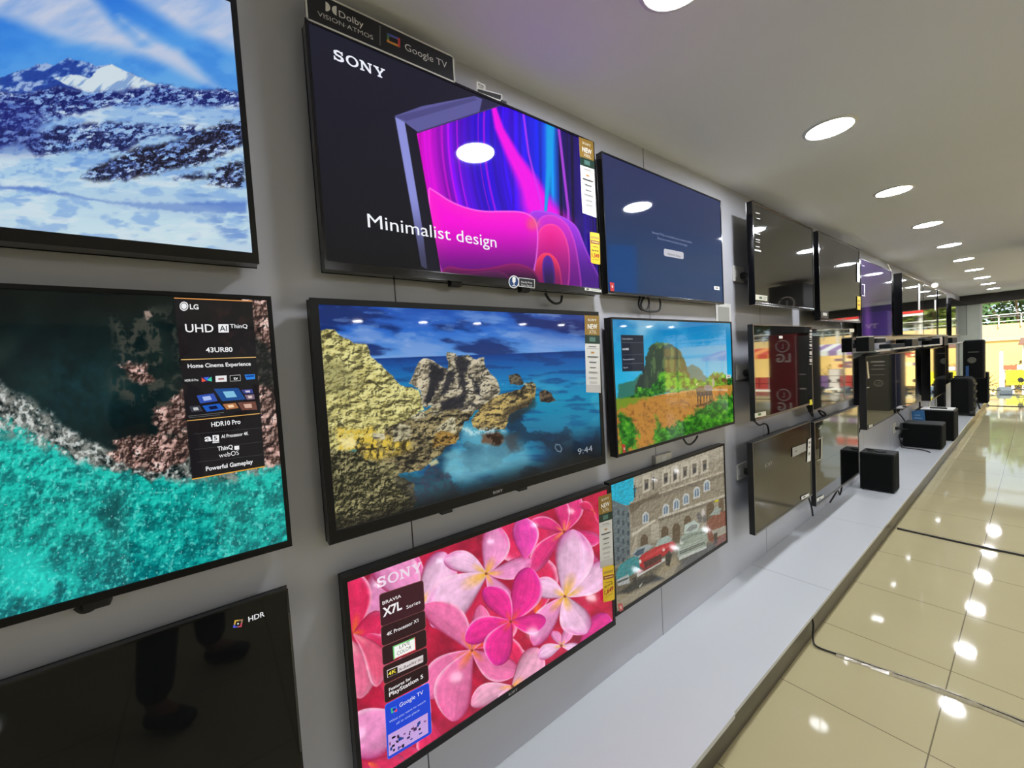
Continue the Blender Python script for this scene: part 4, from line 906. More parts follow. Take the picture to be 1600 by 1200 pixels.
def paint_cars(S):
    q = S.pic; x, y = q.x, q.y
    k = 4.285
    def Z(*p): return [(940 + a / k, 680 + b / k) for a, b in p]
    g = fbm(x * .12, y * .12, 4, 3); h = fbm(x * .4, y * .4, 3, 5)
    q.c[:] = np.array([142, 132, 114]) / 255.; q.c *= (.88 + .24 * g)[..., None]
    sl = lambda y0, xx: y0 - (xx - 380) * .315
    q.poly(Z((60, 310), (250, 255), (225, 400), (200, 470), (60, 460)), (0, 168, 204), .5)
    q.poly(Z((60, 430), (180, 480), (205, 800), (60, 900)), (84, 98, 104), .7)
    for i in range(6):
        for j in range(3):
            a = 105 + j * 33; b = 500 + i * 62 + j * 8; q.poly(Z((a, b), (a + 14, b + 3), (a + 14, b + 34), (a, b + 30)), (46, 60, 72), .4)
    # facade tones
    X = (x - 940) * k; Yy = (y - 680) * k
    bl = lambda y0: ss(-3, 3, Yy - (y0 - (X - 380) * .335))
    q.mx((160, 152, 134), bl(-40) * (1 - bl(300)) * (X > 215)); q.mx((108, 98, 84), bl(395) * (1 - bl(425)) * (X > 190)); q.mx((178, 168, 148), bl(385) * (1 - bl(397)) * (X > 190)); q.mx((128, 118, 100), bl(425) * (1 - bl(560)) * (X > 200))
    q.mx((184, 176, 160), bl(545) * (1 - bl(562)) * (X > 380)); q.mx((100, 92, 80), bl(562) * (1 - bl(580)) * (X > 380)); q.mx((136, 128, 110), bl(580) * (1 - bl(800)) * (X > 190))
    q.mx((70, 66, 60), ss(.55, .75, rid(X * .05, (Yy + X * .33) * .05, 3, 9)) * .18)
    q.mx((80, 70, 56), q.pm(Z((175, 470), (260, 430), (380, 380), (390, 410), (280, 450), (200, 530)), 2) * .8)
    # windows upper row
    for i, a in enumerate((300, 430, 492, 558, 622, 690)):
        b = 330 - (a - 300) * .33 if i else 330; w_ = 26; hh = 62
        q.poly(Z((a - w_, b - hh + 12), (a, b - hh - 6), (a + w_, b - hh - 2), (a + w_, b + hh - 22), (a - w_, b + hh)), (176, 168, 150), .6); q.poly(Z((a - w_ * .55, b - hh * .5), (a + w_ * .55, b - hh * .62), (a + w_ * .5, b + hh * .42), (a - w_ * .5, b + hh * .7)), (96, 88, 78), .5); q.poly(Z((a - 9, b - 6), (a + 9, b - 10), (a + 8, b + 26), (a - 8, b + 32)), (44, 44, 50), .5)
    # arched windows middle row
    for a, b in ((295, 555), (430, 500), (500, 465), (565, 430), (637, 385), (705, 340)):
        q.poly(Z((a - 22, b + 44), (a - 22, b - 20), (a - 8, b - 40), (a + 8, b - 42), (a + 22, b - 30), (a + 22, b + 28)), (178, 180, 176), .5); q.poly(Z((a - 14, b + 30), (a - 14, b - 12), (a, b - 30), (a + 14, b - 20), (a + 14, b + 20)), (84, 108, 132), .5)
        q.poly(Z((a - 2, b + 30), (a - 2, b - 25), (a + 2, b - 25), (a + 2, b + 30)), (190, 190, 186), .4)
    # arcade
    for a, b, w_ in ((285, 715, 24), (423, 660, 24), (500, 640, 26), (575, 590, 24), (728, 500, 26), (800, 470, 18)):
        q.poly(Z((a - w_, b + 90), (a - w_, b - 20), (a - w_ * .5, b - 48), (a + w_ * .5, b - 52), (a + w_, b - 30), (a + w_, b + 80)), (78, 62, 46), .6)
    q.poly(Z((190, 800), (220, 700), (240, 660), (240, 800)), (160, 148, 128), .8)
    q.poly(Z((330, 600), (385, 585), (385, 700), (330, 720)), (158, 150, 134), .8); q.poly(Z((200, 660), (360, 560), (362, 575), (205, 680)), (186, 178, 160), .6)
    # street
    m = below(X, Yy, [(60, 900), (400, 800), (500, 760), (840, 690)], 4); q.mx((92, 84, 70), m); q.mx((146, 134, 108), m * q.pm(Z((80, 1080), (300, 990), (420, 860), (500, 800), (520, 860), (480, 940), (300, 1060), (100, 1180)), 4)); q.mx((40, 40, 42), q.pm(Z((110, 1060), (240, 960), (340, 930), (420, 960), (300, 1000), (180, 1060)), 3) * m); q.mx((70, 68, 64), q.pm(Z((520, 830), (700, 740), (840, 690), (840, 740), (560, 900)), 3) * m)
    q.poly(Z((250, 1010), (275, 985), (270, 1000), (255, 1020)), (200, 200, 190), .6)
    # lamp posts
    for a, b in ((222, 335), (347, 280)):
        q.poly(Z((a - 3, b), (a + 3, b), (a + 4, b + 80), (a - 5, b + 86)), (30, 30, 34), .4); q.poly(Z((a - 12, b + 22), (a + 12, b + 14), (a + 12, b + 22), (a - 12, b + 30)), (30, 30, 34), .4)
    # pale convertible with passengers, brown car at right
    q.poly(Z((700, 590), (760, 520), (840, 505), (840, 700), (770, 740), (715, 700)), (112, 58, 46), .7); q.poly(Z((720, 540), (770, 480), (800, 490), (790, 530)), (128, 140, 134), .6); q.poly(Z((735, 640), (840, 600), (840, 650), (760, 690)), (150, 146, 134), .6); q.poly(Z((752, 660), (775, 650), (775, 720), (752, 730)), (44, 40, 38), .6)
    q.poly(Z((510, 760), (530, 680), (600, 630), (690, 620), (712, 700), (700, 750), (520, 840), (508, 810)), (140, 154, 142), .7); q.poly(Z((550, 660), (556, 600), (620, 570), (660, 600), (640, 640)), (170, 184, 176), .6)
    q.poly(Z((520, 780), (690, 710), (692, 726), (524, 798)), (70, 78, 74), .5); q.poly(Z((515, 815), (700, 740), (704, 756), (520, 836)), (190, 196, 188), .5)
    for a, b in ((650, 540), (680, 520), (660, 560), (690, 560)): q.poly([(940 + (a + 14 * math.cos(t)) / k, 680 + (b + 26 * math.sin(t)) / k) for t in np.linspace(0, 6.0, 8)], (86, 84, 86) if a != 680 else (180, 170, 166), 1.2)
    # turquoise car
    q.poly(Z((95, 930), (120, 870), (190, 820), (260, 800), (290, 840), (250, 900), (180, 950), (110, 1000)), (44, 130, 136), .7); q.poly(Z((200, 800), (230, 760), (300, 730), (350, 740), (300, 780), (250, 820)), (150, 160, 160), .6); q.poly(Z((215, 800), (240, 770), (290, 752), (280, 790), (240, 812)), (50, 70, 90), .5)
    q.poly(Z((100, 970), (180, 930), (190, 990), (110, 1010)), (170, 176, 176), .6); q.poly(Z((105, 980), (180, 950), (180, 962), (108, 992)), (50, 60, 60), .5)
    # red car
    q.poly(Z((250, 830), (270, 800), (360, 750), (440, 710), (490, 715), (500, 760), (470, 780), (430, 800), (280, 890), (255, 880)), (176, 24, 36), .7); q.poly(Z((360, 750), (380, 700), (440, 670), (470, 690), (460, 715), (400, 735)), (150, 168, 160), .6)
    q.poly(Z((280, 850), (400, 795), (402, 830), (290, 890)), (60, 30, 32), .5); q.poly(Z((235, 930), (420, 820), (430, 838), (240, 950)), (196, 196, 190), .6); q.poly(Z((240, 905), (290, 890), (400, 830), (402, 845), (250, 930)), (120, 30, 34), .5)
    q.poly(Z((430, 800), (455, 770), (470, 800), (455, 880), (430, 870)), (36, 34, 34), .6); q.poly(Z((205, 960), (232, 940), (232, 990), (210, 990)), (36, 34, 34), .6)
    for a, b in ((258, 845), (415, 765)): q.poly([(940 + (a + 9 * math.cos(t)) / k, 680 + (b + 13 * math.sin(t)) / k) for t in np.linspace(0, 6.0, 9)], (226, 220, 206), .5)
    for i in range(7): q.mx((60, 20, 26), q.pm(Z((288 + i * 16, 852 - i * 7.4), (292 + i * 16, 850 - i * 7.4), (296 + i * 16, 884 - i * 8), (292 + i * 16, 886 - i * 8)), .3) * .7)
    q.mx((228, 70, 76), q.pm(cv(Z((262, 835), (330, 788), (440, 728), (470, 735), (380, 785), (290, 835)), 2), 1) * .5)
    for a_, b_ in ((535, 715), (700, 640)): q.poly(cv([(940 + (a_ + 13 * math.cos(t)) / k, 680 + (b_ + 17 * math.sin(t)) / k) for t in np.linspace(0, 5.6, 9)], 1), (206, 210, 200), .5)
    q.mx((96, 108, 100), q.pm(Z((530, 700), (600, 660), (700, 640), (700, 650), (610, 675), (535, 720)), 1) * .6); q.mx((60, 60, 64), q.pm(Z((566, 640), (600, 600), (640, 596), (640, 620), (590, 645)), .8) * .5)
    for b_ in (745, 760, 775): q.mx((190, 196, 186), q.pm(Z((522, b_ + 10), (690, b_ - 58), (690, b_ - 54), (522, b_ + 15)), .3) * .6)
    for i in range(16): q.mx((86, 78, 66), q.pm(Z((250 + i * 36, 402 - i * 12), (256 + i * 36, 400 - i * 12), (256 + i * 36, 420 - i * 12), (250 + i * 36, 422 - i * 12)), .4) * .5)
    for i in range(9): q.mx((120, 112, 96), q.pm(Z((205, 690 + i * 14), (400, 610 + i * 14), (400, 612 + i * 14), (205, 693 + i * 14)), .3) * .35)
    R_ = relief(x, y, .35, 47, .6, 3); q.mx((52, 46, 40), ss(.1, .6, R_) * .16); q.mx((226, 220, 204), ss(.1, .6, -R_) * .12)
    q.mx((40, 40, 36), ss(700, 900, Yy + X * .25) * .12); q.mx((206, 206, 200), .05 * np.ones(x.shape))

def paint_purple(S):  # dim purple gradient put straight into the screen's colours
    q = S.pic; x, y = q.x, q.y
    q.c = q.grad([(0, (84, 62, 122)), (.4, (62, 46, 100)), (.75, (30, 26, 52)), (1, (40, 26, 70))], np.clip((y - 405) / 118 + (x - 1345) * .006, 0, 1)) / 255.
    q.mx((120, 70, 150), ss(10, 0, np.abs(x - 1352 - (y - 405) * .04)) * ss(440, 500, y) * .6)

# ------------------------------------------------------------------ the televisions on the wall
def lit(p, y0, y1, z0, z1, bs, bt, bb, ny, nz, paint, ysplit=None):
    S = Scr(p - 0.0022, y0 + bs, y1 - bs, z0 + bb, z1 - bt, ny, nz, ysplit); paint(S); return S

# left column
S = lit(.062, -.85, .109, 1.709, 2.255, .010, .010, .022, 380, 420, paint_mountain, (-.25, 60))
tA = tv('large television with glossy black frame showing snowy blue mountains, top of the left column', .062, -.85, .109, 1.709, 2.255, .010, .010, .022, .045, m_gloss, S)
S = lit(.05, -.84, .127, 1.079, 1.641, .008, .008, .014, 420, 440, paint_coast, (-.30, 60))
tB = tv('television showing a turquoise rocky coast with a black feature panel at its right', .05, -.84, .127, 1.079, 1.641, .008, .008, .014, .028, m_blk, S)
MB().box(.02, .046, -.206, -.170, 1.062, 1.083).build('power_light_housing', m_back, tB, bevel=.003)
def paint_hdr(S):
    q = S.pic; q.c[:] = np.array([5, 6, 5]) / 255.
    def z(a, b): return (a / 2.857, 840 + b / 2.857)
    S.text('HDR', z(1110, 376), z(1182, 354), z(1110, 352), (236, 236, 238), .01)
    S.shape([z(1048, 368), z(1085, 364), z(1078, 398), z(1040, 402)], (150, 120, 90)); S.shape([z(1048, 368), z(1066, 366), z(1060, 384), z(1044, 386)], (210, 170, 60), 2); S.shape([z(1066, 382), z(1082, 380), z(1078, 398), z(1062, 400)], (190, 70, 90), 2); S.shape([z(1042, 390), z(1060, 388), z(1060, 400), z(1040, 402)], (80, 90, 210), 2)
    S.shape([z(1053, 373), z(1077, 370), z(1072, 393), z(1049, 396)], (10, 10, 14), 3); S.shape([z(1058, 383), z(1063, 378), z(1067, 383), z(1062, 388)], (240, 240, 240), 4)
S = lit(.05, -.86, .111, .414, .984, .004, .004, .012, 120, 80, paint_hdr, (-.3, 20))
tC = tv('switched-off television with a small HDR sign in its corner, bottom of the left column', .05, -.86, .111, .414, .984, .004, .004, .012, .02, m_gloss, S)
MB().box(.046, .0515, .1085, .1125, .60, .93).build('edge_label', mat('label_grey', (70, 70, 64), .4), tC)
# second column
S = lit(.06, .242, 1.227, 1.710, 2.279, .007, .006, .022, 640, 420, paint_design)
tD = tv('television advertising minimalist design with purple waves, under the black sign', .06, .242, 1.227, 1.710, 2.279, .007, .006, .022, .034, m_gloss, S, feet=(.60, .86))
S = lit(.06, .204, 1.207, 1.058, 1.641, .018, .014, .030, 640, 430, paint_rocks)
tE = tv('television showing yellow sea rocks under a stormy sky, with 9:44 in its corner', .06, .204, 1.207, 1.058, 1.641, .018, .014, .030, .034, m_blk, S, feet=(.52, .80))
MB().m(mat('grey_letters', (190, 190, 190), .4)).text('SLABSONY', (.0605, .676, 1.066), (0, 1, 0), (0, 0, 1), width=.036, height=.008).build('brand_lettering', None, tE)
S = lit(.06, .225, 1.221, .405, .967, .012, .012, .022, 640, 430, paint_flowers)
tF = tv('television filled with pink plumeria flowers, bottom of the second column', .06, .225, 1.221, .405, .967, .012, .012, .022, .034, m_blk, S)
MB().m(mat('grey_letters', (190, 190, 190), .4)).text('SLABSONY', (.0605, .688, .411), (0, 1, 0), (0, 0, 1), width=.036, height=.008).build('brand_lettering', None, tF)
# third column
S = lit(.05, 1.280, 2.243, 1.719, 2.265, .005, .005, .010, 260, 160, paint_blue)
tG = tv('television with a plain dark blue screen and one white button', .05, 1.280, 2.243, 1.719, 2.265, .005, .005, .010, .026, m_gloss, S)
S = lit(.06, 1.279, 2.300, 1.066, 1.624, .010, .008, .012, 420, 330, paint_field)
tH = tv('television showing a ploughed field before a rounded green mountain', .06, 1.279, 2.300, 1.066, 1.624, .010, .008, .012, .034, m_blk, S)
S = lit(.05, 1.237, 2.195, .426, .970, .010, .010, .014, 420, 330, paint_cars)
tI = tv('television showing old cars in front of a pale stone palace', .05, 1.237, 2.195, .426, .970, .010, .010, .014, .028, m_blk, S)
# columns farther along: switched off
tJ = tv('switched-off television wrapped in glossy film, top row just past the blue screen', .13, 2.43, 3.399, 1.715, 2.276, .010, .010, .012, .032, m_gloss)
tK = tv('switched-off television with a white strip and yellow tag at its right edge', .13, 3.509, 4.583, 1.65, 2.28, .012, .010, .014, .034, m_gloss)
tL = tv('switched-off television mirroring a dark red box, middle row right of the field picture', .13, 2.393, 3.330, 1.07, 1.606, .008, .006, .012, .028, m_silver)
tM = tv('switched-off television mirroring the sunny street, middle row with a dark inner edge', .125, 3.336, 4.347, 1.011, 1.595, .008, .006, .012, .03, m_silver)
tN = tv('switched-off television low on the wall right of the car picture', .13, 2.345, 3.263, .44, .957, .007, .006, .010, .03, m_silver, m_offm)
tO = tv('switched-off television low on the wall, beside the black subwoofer', .13, 3.340, 4.466, .34, .937, .012, .008, .012, .03, m_silver)
tP = tv('switched-off television mirroring a dark carton, above the front pair of speaker boxes', .13, 4.733, 5.975, .682, 1.348, .012, .008, .010, .05, m_back)
tQ = tv('switched-off television mirroring a blue box, next after the dark-carton one', .128, 5.985, 7.146, .682, 1.345, .008, .008, .010, .04, m_gloss)
tR = tv('switched-off television with a deep black side, middle row near the far end', .17, 7.905, 9.40, .627, 1.349, .010, .008, .010, .09, m_gloss)
tS = tv('farthest switched-off television of the middle row', .13, 9.75, 11.671, .71, 1.374, .010, .008, .010, .04, m_gloss)
S = lit(.13, 4.609, 5.818, 1.525, 2.213, .010, .008, .010, 80, 60, paint_purple)
tT = tv('television glowing dim purple in the top row, among the dark ones', .13, 4.609, 5.818, 1.525, 2.213, .010, .008, .010, .03, m_gloss, S)
tU = tv('switched-off television with a deep black side, right of the purple glowing one', .15, 6.22, 7.588, 1.541, 2.229, .014, .008, .010, .07, m_gloss)
tV = tv('switched-off television in the top row mirroring green leaves and a red sign', .13, 7.678, 8.902, 1.543, 2.223, .022, .008, .010, .03, m_gloss)
tW = tv('narrow-looking switched-off television, second from the far end of the top row', .13, 9.013, 9.941, 1.541, 2.226, .022, .008, .010, .03, m_gloss)
tX = tv('farthest switched-off television of the top row, by the green-grey column', .13, 10.558, 13.073, 1.529, 2.194, .03, .008, .010, .04, m_gloss)
for t in (tJ, tK, tL, tM, tN, tO, tP, tQ, tR, tS, tU, tV, tW, tX): t['group'] = 'switched-off televisions along the wall'
tT['group'] = 'lit televisions on the wall'
for t in (tA, tB, tD, tE, tF, tG, tH, tI): t['group'] = 'lit televisions on the wall'

# stickers and tags on the televisions
W_ = (236, 236, 232)
strip(tD, .0605, 904.2, 926.5, 214.0, 7.5, 5.5, 333, 'X80L')
strip(tE, .0605, 913, 936, 492.5, 1.0, 2.6, 613, 'X75L')
strip(tF, .0605, 934.5, 955, 776.5, -6.5, 3.2, 888.5, 'X70L')
def price_tag(t, p, x0, y0, x1, y1, sk, bend, num, top, name='price_tag'):
    R = rrect(x0, y0, x1, y1, sk, 2.5, 4, bend); w_ = x1 - x0; h = y1 - y0
    f = lambda u, v: (x0 + w_ * u + bend * v, y0 + h * v + sk * u)
    parts = [('poly', rrect(x0, y0, x1, y1, sk, 2.5, 4, bend), (246, 200, 30), 0), ('poly', rrect(x0 + .8, y0 + .8, x1 - .8, y1 - .8, sk, 2, 4, bend), (250, 212, 40), 1),
             ('poly', [f(.1, .13), f(.9, .13), f(.9, .2), f(.1, .2)], (200, 160, 60), 2), ('poly', [f(.06, .26), f(.94, .26), f(.94, .36), f(.06, .36)], (140, 50, 30), 2), ('poly', [f(.14, .29), f(.86, .29), f(.86, .33), f(.14, .33)], (240, 200, 120), 3),
             ('poly', [f(.2, .44), f(.8, .44), f(.8, .465), f(.2, .465)], (190, 140, 40), 2), ('t', 'Buy now @', f(.14, .60), f(.84, .60), f(.14, .54), (110, 70, 20), 2, 0.02),
             ('t', num, f(.12, .80), f(.9, .80), f(.12, .665), (190, 30, 24), 2, 0.03), ('t', 'per month', f(.2, .88), f(.8, .88), f(.2, .84), (120, 80, 20), 2, 0)]
    return sticker(t, p, None, parts, name)
price_tag(tD, .064, 921.5, 362, 936.5, 411, 3.0, 1.5, '1,349', None)
price_tag(tF, .064, 941, 886.5, 959, 941.5, -4.5, 1.5, '1,649', None)
def q4(x0, y0, x1, y1, sk=0.0, bend=0.0): return [(x0, y0), (x1, y0 + sk), (x1 + bend, y1 + sk), (x0 + bend, y1)]
# voice badge and bar-code label under the purple screen
parts = [('poly', [(810, 433.5), (835.5, 436.5), (835.5, 450.5), (810, 447.5)], W_, 0), ('poly', [(811, 434.5), (834.7, 437.3), (834.7, 449.6), (811, 446.6)], (24, 26, 34), 1),
         ('poly', [(802.5 + 8.2 * math.cos(t), 440.5 + 10 * math.sin(t)) for t in np.linspace(0, 6.0, 20)], W_, 2), ('poly', [(802.5 + 7 * math.cos(t), 440.5 + 8.6 * math.sin(t)) for t in np.linspace(0, 6.0, 20)], (24, 60, 110), 3),
         ('poly', [(800, 434), (801.5, 432.8), (803.5, 432.8), (805, 434), (805, 440.5), (803.5, 442), (801.5, 442), (800, 440.5)], W_, 4), ('poly', [(802, 442), (803, 442), (803, 446), (802, 446)], W_, 4), ('poly', [(799.5, 446), (805.5, 446.5), (805.5, 447.5), (799.5, 447)], W_, 4),
         ('t', 'Hands Free', (814, 442), (831, 443.8), (814, 438.6), W_, 2, .0), ('t', 'Voice Search', (814, 446.6), (831, 448.4), (814, 443.4), W_, 2, .0)]
sticker(tD, .0612, None, parts, 'voice_search_badge')
sticker(tD, .0612, None, [('poly', [(913.5, 449.5), (939.5, 453), (939.5, 457), (913.5, 453.5)], (226, 226, 220), 0), ('poly', [(916, 450.5), (920, 451), (920, 453.2), (916, 452.8)], (60, 60, 60), 1), ('poly', [(924, 452.5), (937, 454.3), (937, 455.1), (924, 453.3)], (150, 150, 150), 1)], 'barcode_label')
red = (206, 50, 50)
sticker(tG, .0512, None, [('poly', [(952.5, 441), (959.5, 442), (959.5, 455), (954, 455)], red, 0), ('poly', [(955.5, 446), (957.5, 446.3), (957.8, 450), (955.8, 450)], (240, 220, 215), 1)], 'red_sticker')
sticker(tG, .0512, None, [('poly', [(1115.5, 447), (1124, 448), (1124.3, 453.5), (1115.8, 452.5)], W_, 0), ('poly', [(1117.5, 449), (1122, 449.6), (1122, 451.5), (1117.5, 451)], (120, 120, 120), 1)], 'white_label')
sticker(tH, .0612, None, [('poly', [(971, 693.5), (976.8, 695), (977.5, 706.5), (973.5, 708)], red, 0), ('poly', [(974, 699), (976, 699.4), (976.3, 703), (974.5, 703)], (240, 220, 215), 1)], 'red_sticker')
sticker(tH, .0612, None, [('poly', [(1134, 585.5), (1141.5, 585.3), (1141.8, 591), (1134.3, 591.2)], W_, 0), ('poly', [(1136, 587.5), (1140, 587.3), (1140, 588.6), (1136, 588.8)], (130, 130, 120), 1)], 'white_label')
sticker(tI, .0512, None, [('poly', [(965, 944), (972, 942), (974, 953), (968, 956)], (214, 96, 96), 0), ('poly', [(968, 947), (970.5, 946.4), (971.5, 951), (969, 951.6)], (240, 214, 208), 1)], 'red_sticker')
sticker(tI, .0512, None, [('poly', [(1116.5, 782), (1122.5, 780), (1122.5, 783.5), (1116.5, 785.5)], (236, 224, 40), 0)], 'yellow_label')
# film marks and labels on the dark ones
def marks(t, p, pts, rgb=(200, 200, 196), name='film_marks', lab=None): return sticker(t, p, None, [('poly', q, rgb, 0) for q in pts], name)
Jz = Zf(1140, 290, 5.454)
marks(tJ, .1312, [Jz((222, 228), (258, 236), (258, 243), (222, 236)), Jz((228, 275), (262, 283), (262, 288), (228, 281)), Jz((224, 405), (260, 412), (260, 418), (224, 412)), Jz((222, 455), (258, 462), (258, 468), (222, 462)), Jz((222, 475), (256, 481), (256, 487), (222, 481)), Jz((222, 515), (256, 521), (256, 527), (222, 521)), Jz((212, 540), (268, 552), (268, 567), (212, 555))])
sticker(tJ, .1312, None, [('poly', Jz((220, 928), (321, 940), (321, 985), (220, 972)), (214, 214, 200), 0), ('poly', Jz((252, 945), (276, 948), (276, 968), (252, 965)), (60, 90, 50), 1), ('poly', Jz((285, 950), (315, 954), (315, 958), (285, 954)), (120, 120, 110), 1), ('poly', Jz((285, 964), (310, 967), (310, 971), (285, 968)), (120, 120, 110), 1)], 'energy_label')
sticker(tK, .1312, None, [('poly', Jz((1087, 655), (1108, 662), (1108, 825), (1087, 820)), W_, 0), ('poly', Jz((1093, 690), (1102, 693), (1102, 706), (1093, 703)), (90, 90, 90), 1), ('poly', Jz((1093, 740), (1102, 743), (1102, 748), (1093, 745)), (90, 90, 90), 1)], 'spec_sticker')
sticker(tK, .1312, None, [('poly', Jz((1087, 942), (1116, 948), (1116, 1060), (1087, 1056)), (240, 200, 40), 0), ('poly', Jz((1092, 975), (1111, 979), (1111, 990), (1092, 987)), (150, 110, 30), 1), ('poly', Jz((1094, 1010), (1110, 1013), (1110, 1026), (1094, 1023)), (170, 60, 30), 1)], 'price_tag')
sticker(tK, .1312, None, [('poly', Jz((778, 1065), (842, 1074), (842, 1135), (778, 1128)), (40, 40, 40), 0), ('poly', Jz((795, 1082), (828, 1086), (828, 1112), (795, 1108)), (200, 200, 196), 1)], 'carton_label')
Lz = Zf(1140, 490, 6.316)
marks(tL, .1312, [Lz((788, 160 + d), (812, 162 + d), (812, 162 + d + h), (788, 160 + d + h)) for d, h in ((0, 18), (30, 22), (58, 22), (90, 8), (112, 10), (140, 24), (180, 8), (210, 36), (262, 8), (284, 34), (332, 10))], (190, 190, 190))
sticker(tL, .1312, None, [('poly', Lz((790, 850), (812, 846), (818, 898), (788, 904)), (236, 226, 40), 0)], 'yellow_tag')
sticker(tL, .1312, None, [('poly', Lz((248, 984), (358, 962), (360, 1006), (250, 1030)), (224, 224, 206), 0), ('poly', Lz((280, 985), (308, 980), (308, 1003), (280, 1008)), (60, 120, 50), 1)], 'energy_label')
sticker(tL, .1312, None, [('poly', Lz((486, 220), (523, 220), (523, 246), (486, 246)), W_, 0)], 'white_label')
Nz = Zf(1140, 630, 5.454)
sticker(tN, .1312, None, [('poly', Nz((535, 380), (650, 340), (650, 405), (535, 462)), (166, 166, 160), 0), ('poly', Nz((555, 405), (575, 398), (575, 412), (555, 419)), (110, 110, 110), 1)], 'grey_label')
sticker(tN, .1312, None, [('poly', Nz((668, 310), (695, 295), (690, 490), (660, 505)), W_, 0), ('poly', Nz((675, 330), (688, 323), (687, 340), (674, 347)), (70, 70, 70), 1), ('poly', Nz((673, 370), (686, 363), (685, 376), (672, 383)), (90, 90, 90), 1), ('poly', Nz((671, 420), (684, 413), (683, 440), (670, 447)), (120, 120, 120), 1)], 'spec_sticker')
sticker(tN, .1312, None, [('poly', Nz((612, 795), (678, 765), (678, 790), (612, 826)), W_, 0), ('poly', Nz((625, 797), (645, 788), (645, 798), (625, 808)), (90, 90, 90), 1)], 'white_label')
MB().m(mat('faint_letters', (150, 145, 132), .4)).text('SLABSONY', tuple(hit(1195, 731, 0, .1285)), (0, 1, 0), (0, 0, 1), width=.105, height=.02).build('brand_lettering', None, tN)
marks(tO, .1312, [Nz((758, 215), (782, 200), (782, 206), (758, 222)), Nz((756, 300), (792, 285), (790, 470), (776, 476), (780, 300), (756, 310)), Nz((745, 485), (786, 468), (786, 478), (745, 494))], (176, 176, 160))
sticker(tO, .1312, None, [('poly', Nz((742, 812), (802, 780), (802, 806), (742, 842)), W_, 0), ('poly', Nz((762, 815), (776, 808), (776, 818), (762, 826)), (100, 100, 100), 1)], 'white_label')
Pz = Zf(1320, 520, 6.667)
marks(tP, .1312, [Pz((225, 300), (240, 298), (258, 470), (240, 480)), Pz((228, 570), (256, 562), (256, 570), (228, 578))], (176, 176, 160))
sticker(tP, .1312, None, [('poly', Pz((250, 962), (290, 950), (290, 978), (250, 992)), (206, 206, 190), 0)], 'white_label')
Tz = Zf(1320, 380, 6.667)
marks(tT, .1312, [Tz((184, 230), (205, 236), (205, 243), (184, 238)), Tz((180, 425), (210, 428), (208, 545), (198, 545), (200, 436), (180, 434)), Tz((178, 540), (212, 545), (212, 553), (178, 550))], (190, 186, 196))
sticker(tU, .1512, None, [('poly', Tz((765, 420), (785, 425), (785, 700), (765, 698)), (190, 192, 190), 0)], 'spec_sticker')
sticker(tV, .1312, None, [('poly', Tz((934, 590), (950, 592), (950, 700), (934, 700)), W_, 0)], 'white_label')
sticker(tM, .1262, None, [('poly', Lz((1182, 148), (1228, 150), (1228, 184), (1182, 182)), (226, 220, 200), 0)], 'white_label')

# ------------------------------------------------------------------ signs, sockets, cables, papers
D4 = Zf(470, 0, 4.848)
t = thing('sign_board', 'black sign board with white border reading Dolby and Google TV, above the purple screen', 'sign', (.045, .6, 2.30))
def onp(p, pts, l=0): return [tuple(np.array(hit(x, y, 0, p)) + np.array([.0004 * l, 0, 0])) for x, y in pts]
Bd = [(477.5, -3), (477.5, 29), (711.5, 127), (711, 88.5), (482, -22)]
ys_ = [.248, .248 + .40]
a_ = hit(479, 29, 0, .062); b_ = hit(711.5, 126, 0, .062); c_ = hit(711, 88.5, 0, .062)
MB().box(.0565, .0605, a_[1], b_[1], a_[2] - .001, c_[2]).build('board', mat('sign_black', (22, 24, 24), .4), t)
w_b = .004
fr = MB(); y0, y1, z0, z1 = a_[1], b_[1], a_[2] - .001, c_[2]
fr.box(.0600, .0612, y0, y1, z0, z0 + w_b).box(.0600, .0612, y0, y1, z1 - w_b, z1).box(.0600, .0612, y0, y0 + w_b, z0, z1).box(.0600, .0612, y1 - w_b, y1, z0, z1)
fr.build('border', mat('sign_white', (214, 214, 204), .45), t)
sgn = [('t', 'Dolby', D4((290, 128))[0], D4((475, 205))[0], D4((290, 76))[0], (226, 226, 216), 0, 0), ('t', 'VISION·ATMOS', D4((128, 118))[0], D4((548, 300))[0], D4((128, 82))[0], (214, 214, 204), 0, -.004),
       ('t', 'Google TV', D4((790, 378))[0], D4((1108, 512))[0], D4((790, 324))[0], (222, 222, 214), 0, -.004), ('poly', D4((598, 192), (602, 194), (602, 345), (598, 343)), (150, 150, 150), 0)]
def Dd(cx, cy, flip):
    P = []
    for i in range(9):
        a = math.radians(-90 + 22.5 * i); P.append((cx + flip * 36 * math.cos(a), cy + 36 * math.sin(a) + flip * 36 * math.cos(a) * .40))
    return D4(*P)
sgn += [('poly', Dd(187, 48, 1), (222, 222, 212), 0), ('poly', Dd(271, 84, -1), (222, 222, 212), 0)]
sgn += [('poly', D4((652, 250), (735, 285), (752, 300), (752, 362), (735, 355), (652, 318)), (220, 150, 60), 0), ('poly', D4((652, 250), (735, 285), (735, 300), (668, 274), (652, 262)), (70, 90, 170), 1), ('poly', D4((652, 254), (666, 262), (666, 300), (652, 300)), (60, 130, 80), 1),
        ('poly', D4((735, 285), (752, 296), (752, 362), (735, 350)), (200, 70, 60), 1), ('poly', D4((668, 276), (734, 303), (734, 338), (668, 311)), (24, 26, 28), 2)]
sticker(t, .0608, None, sgn, 'lettering')

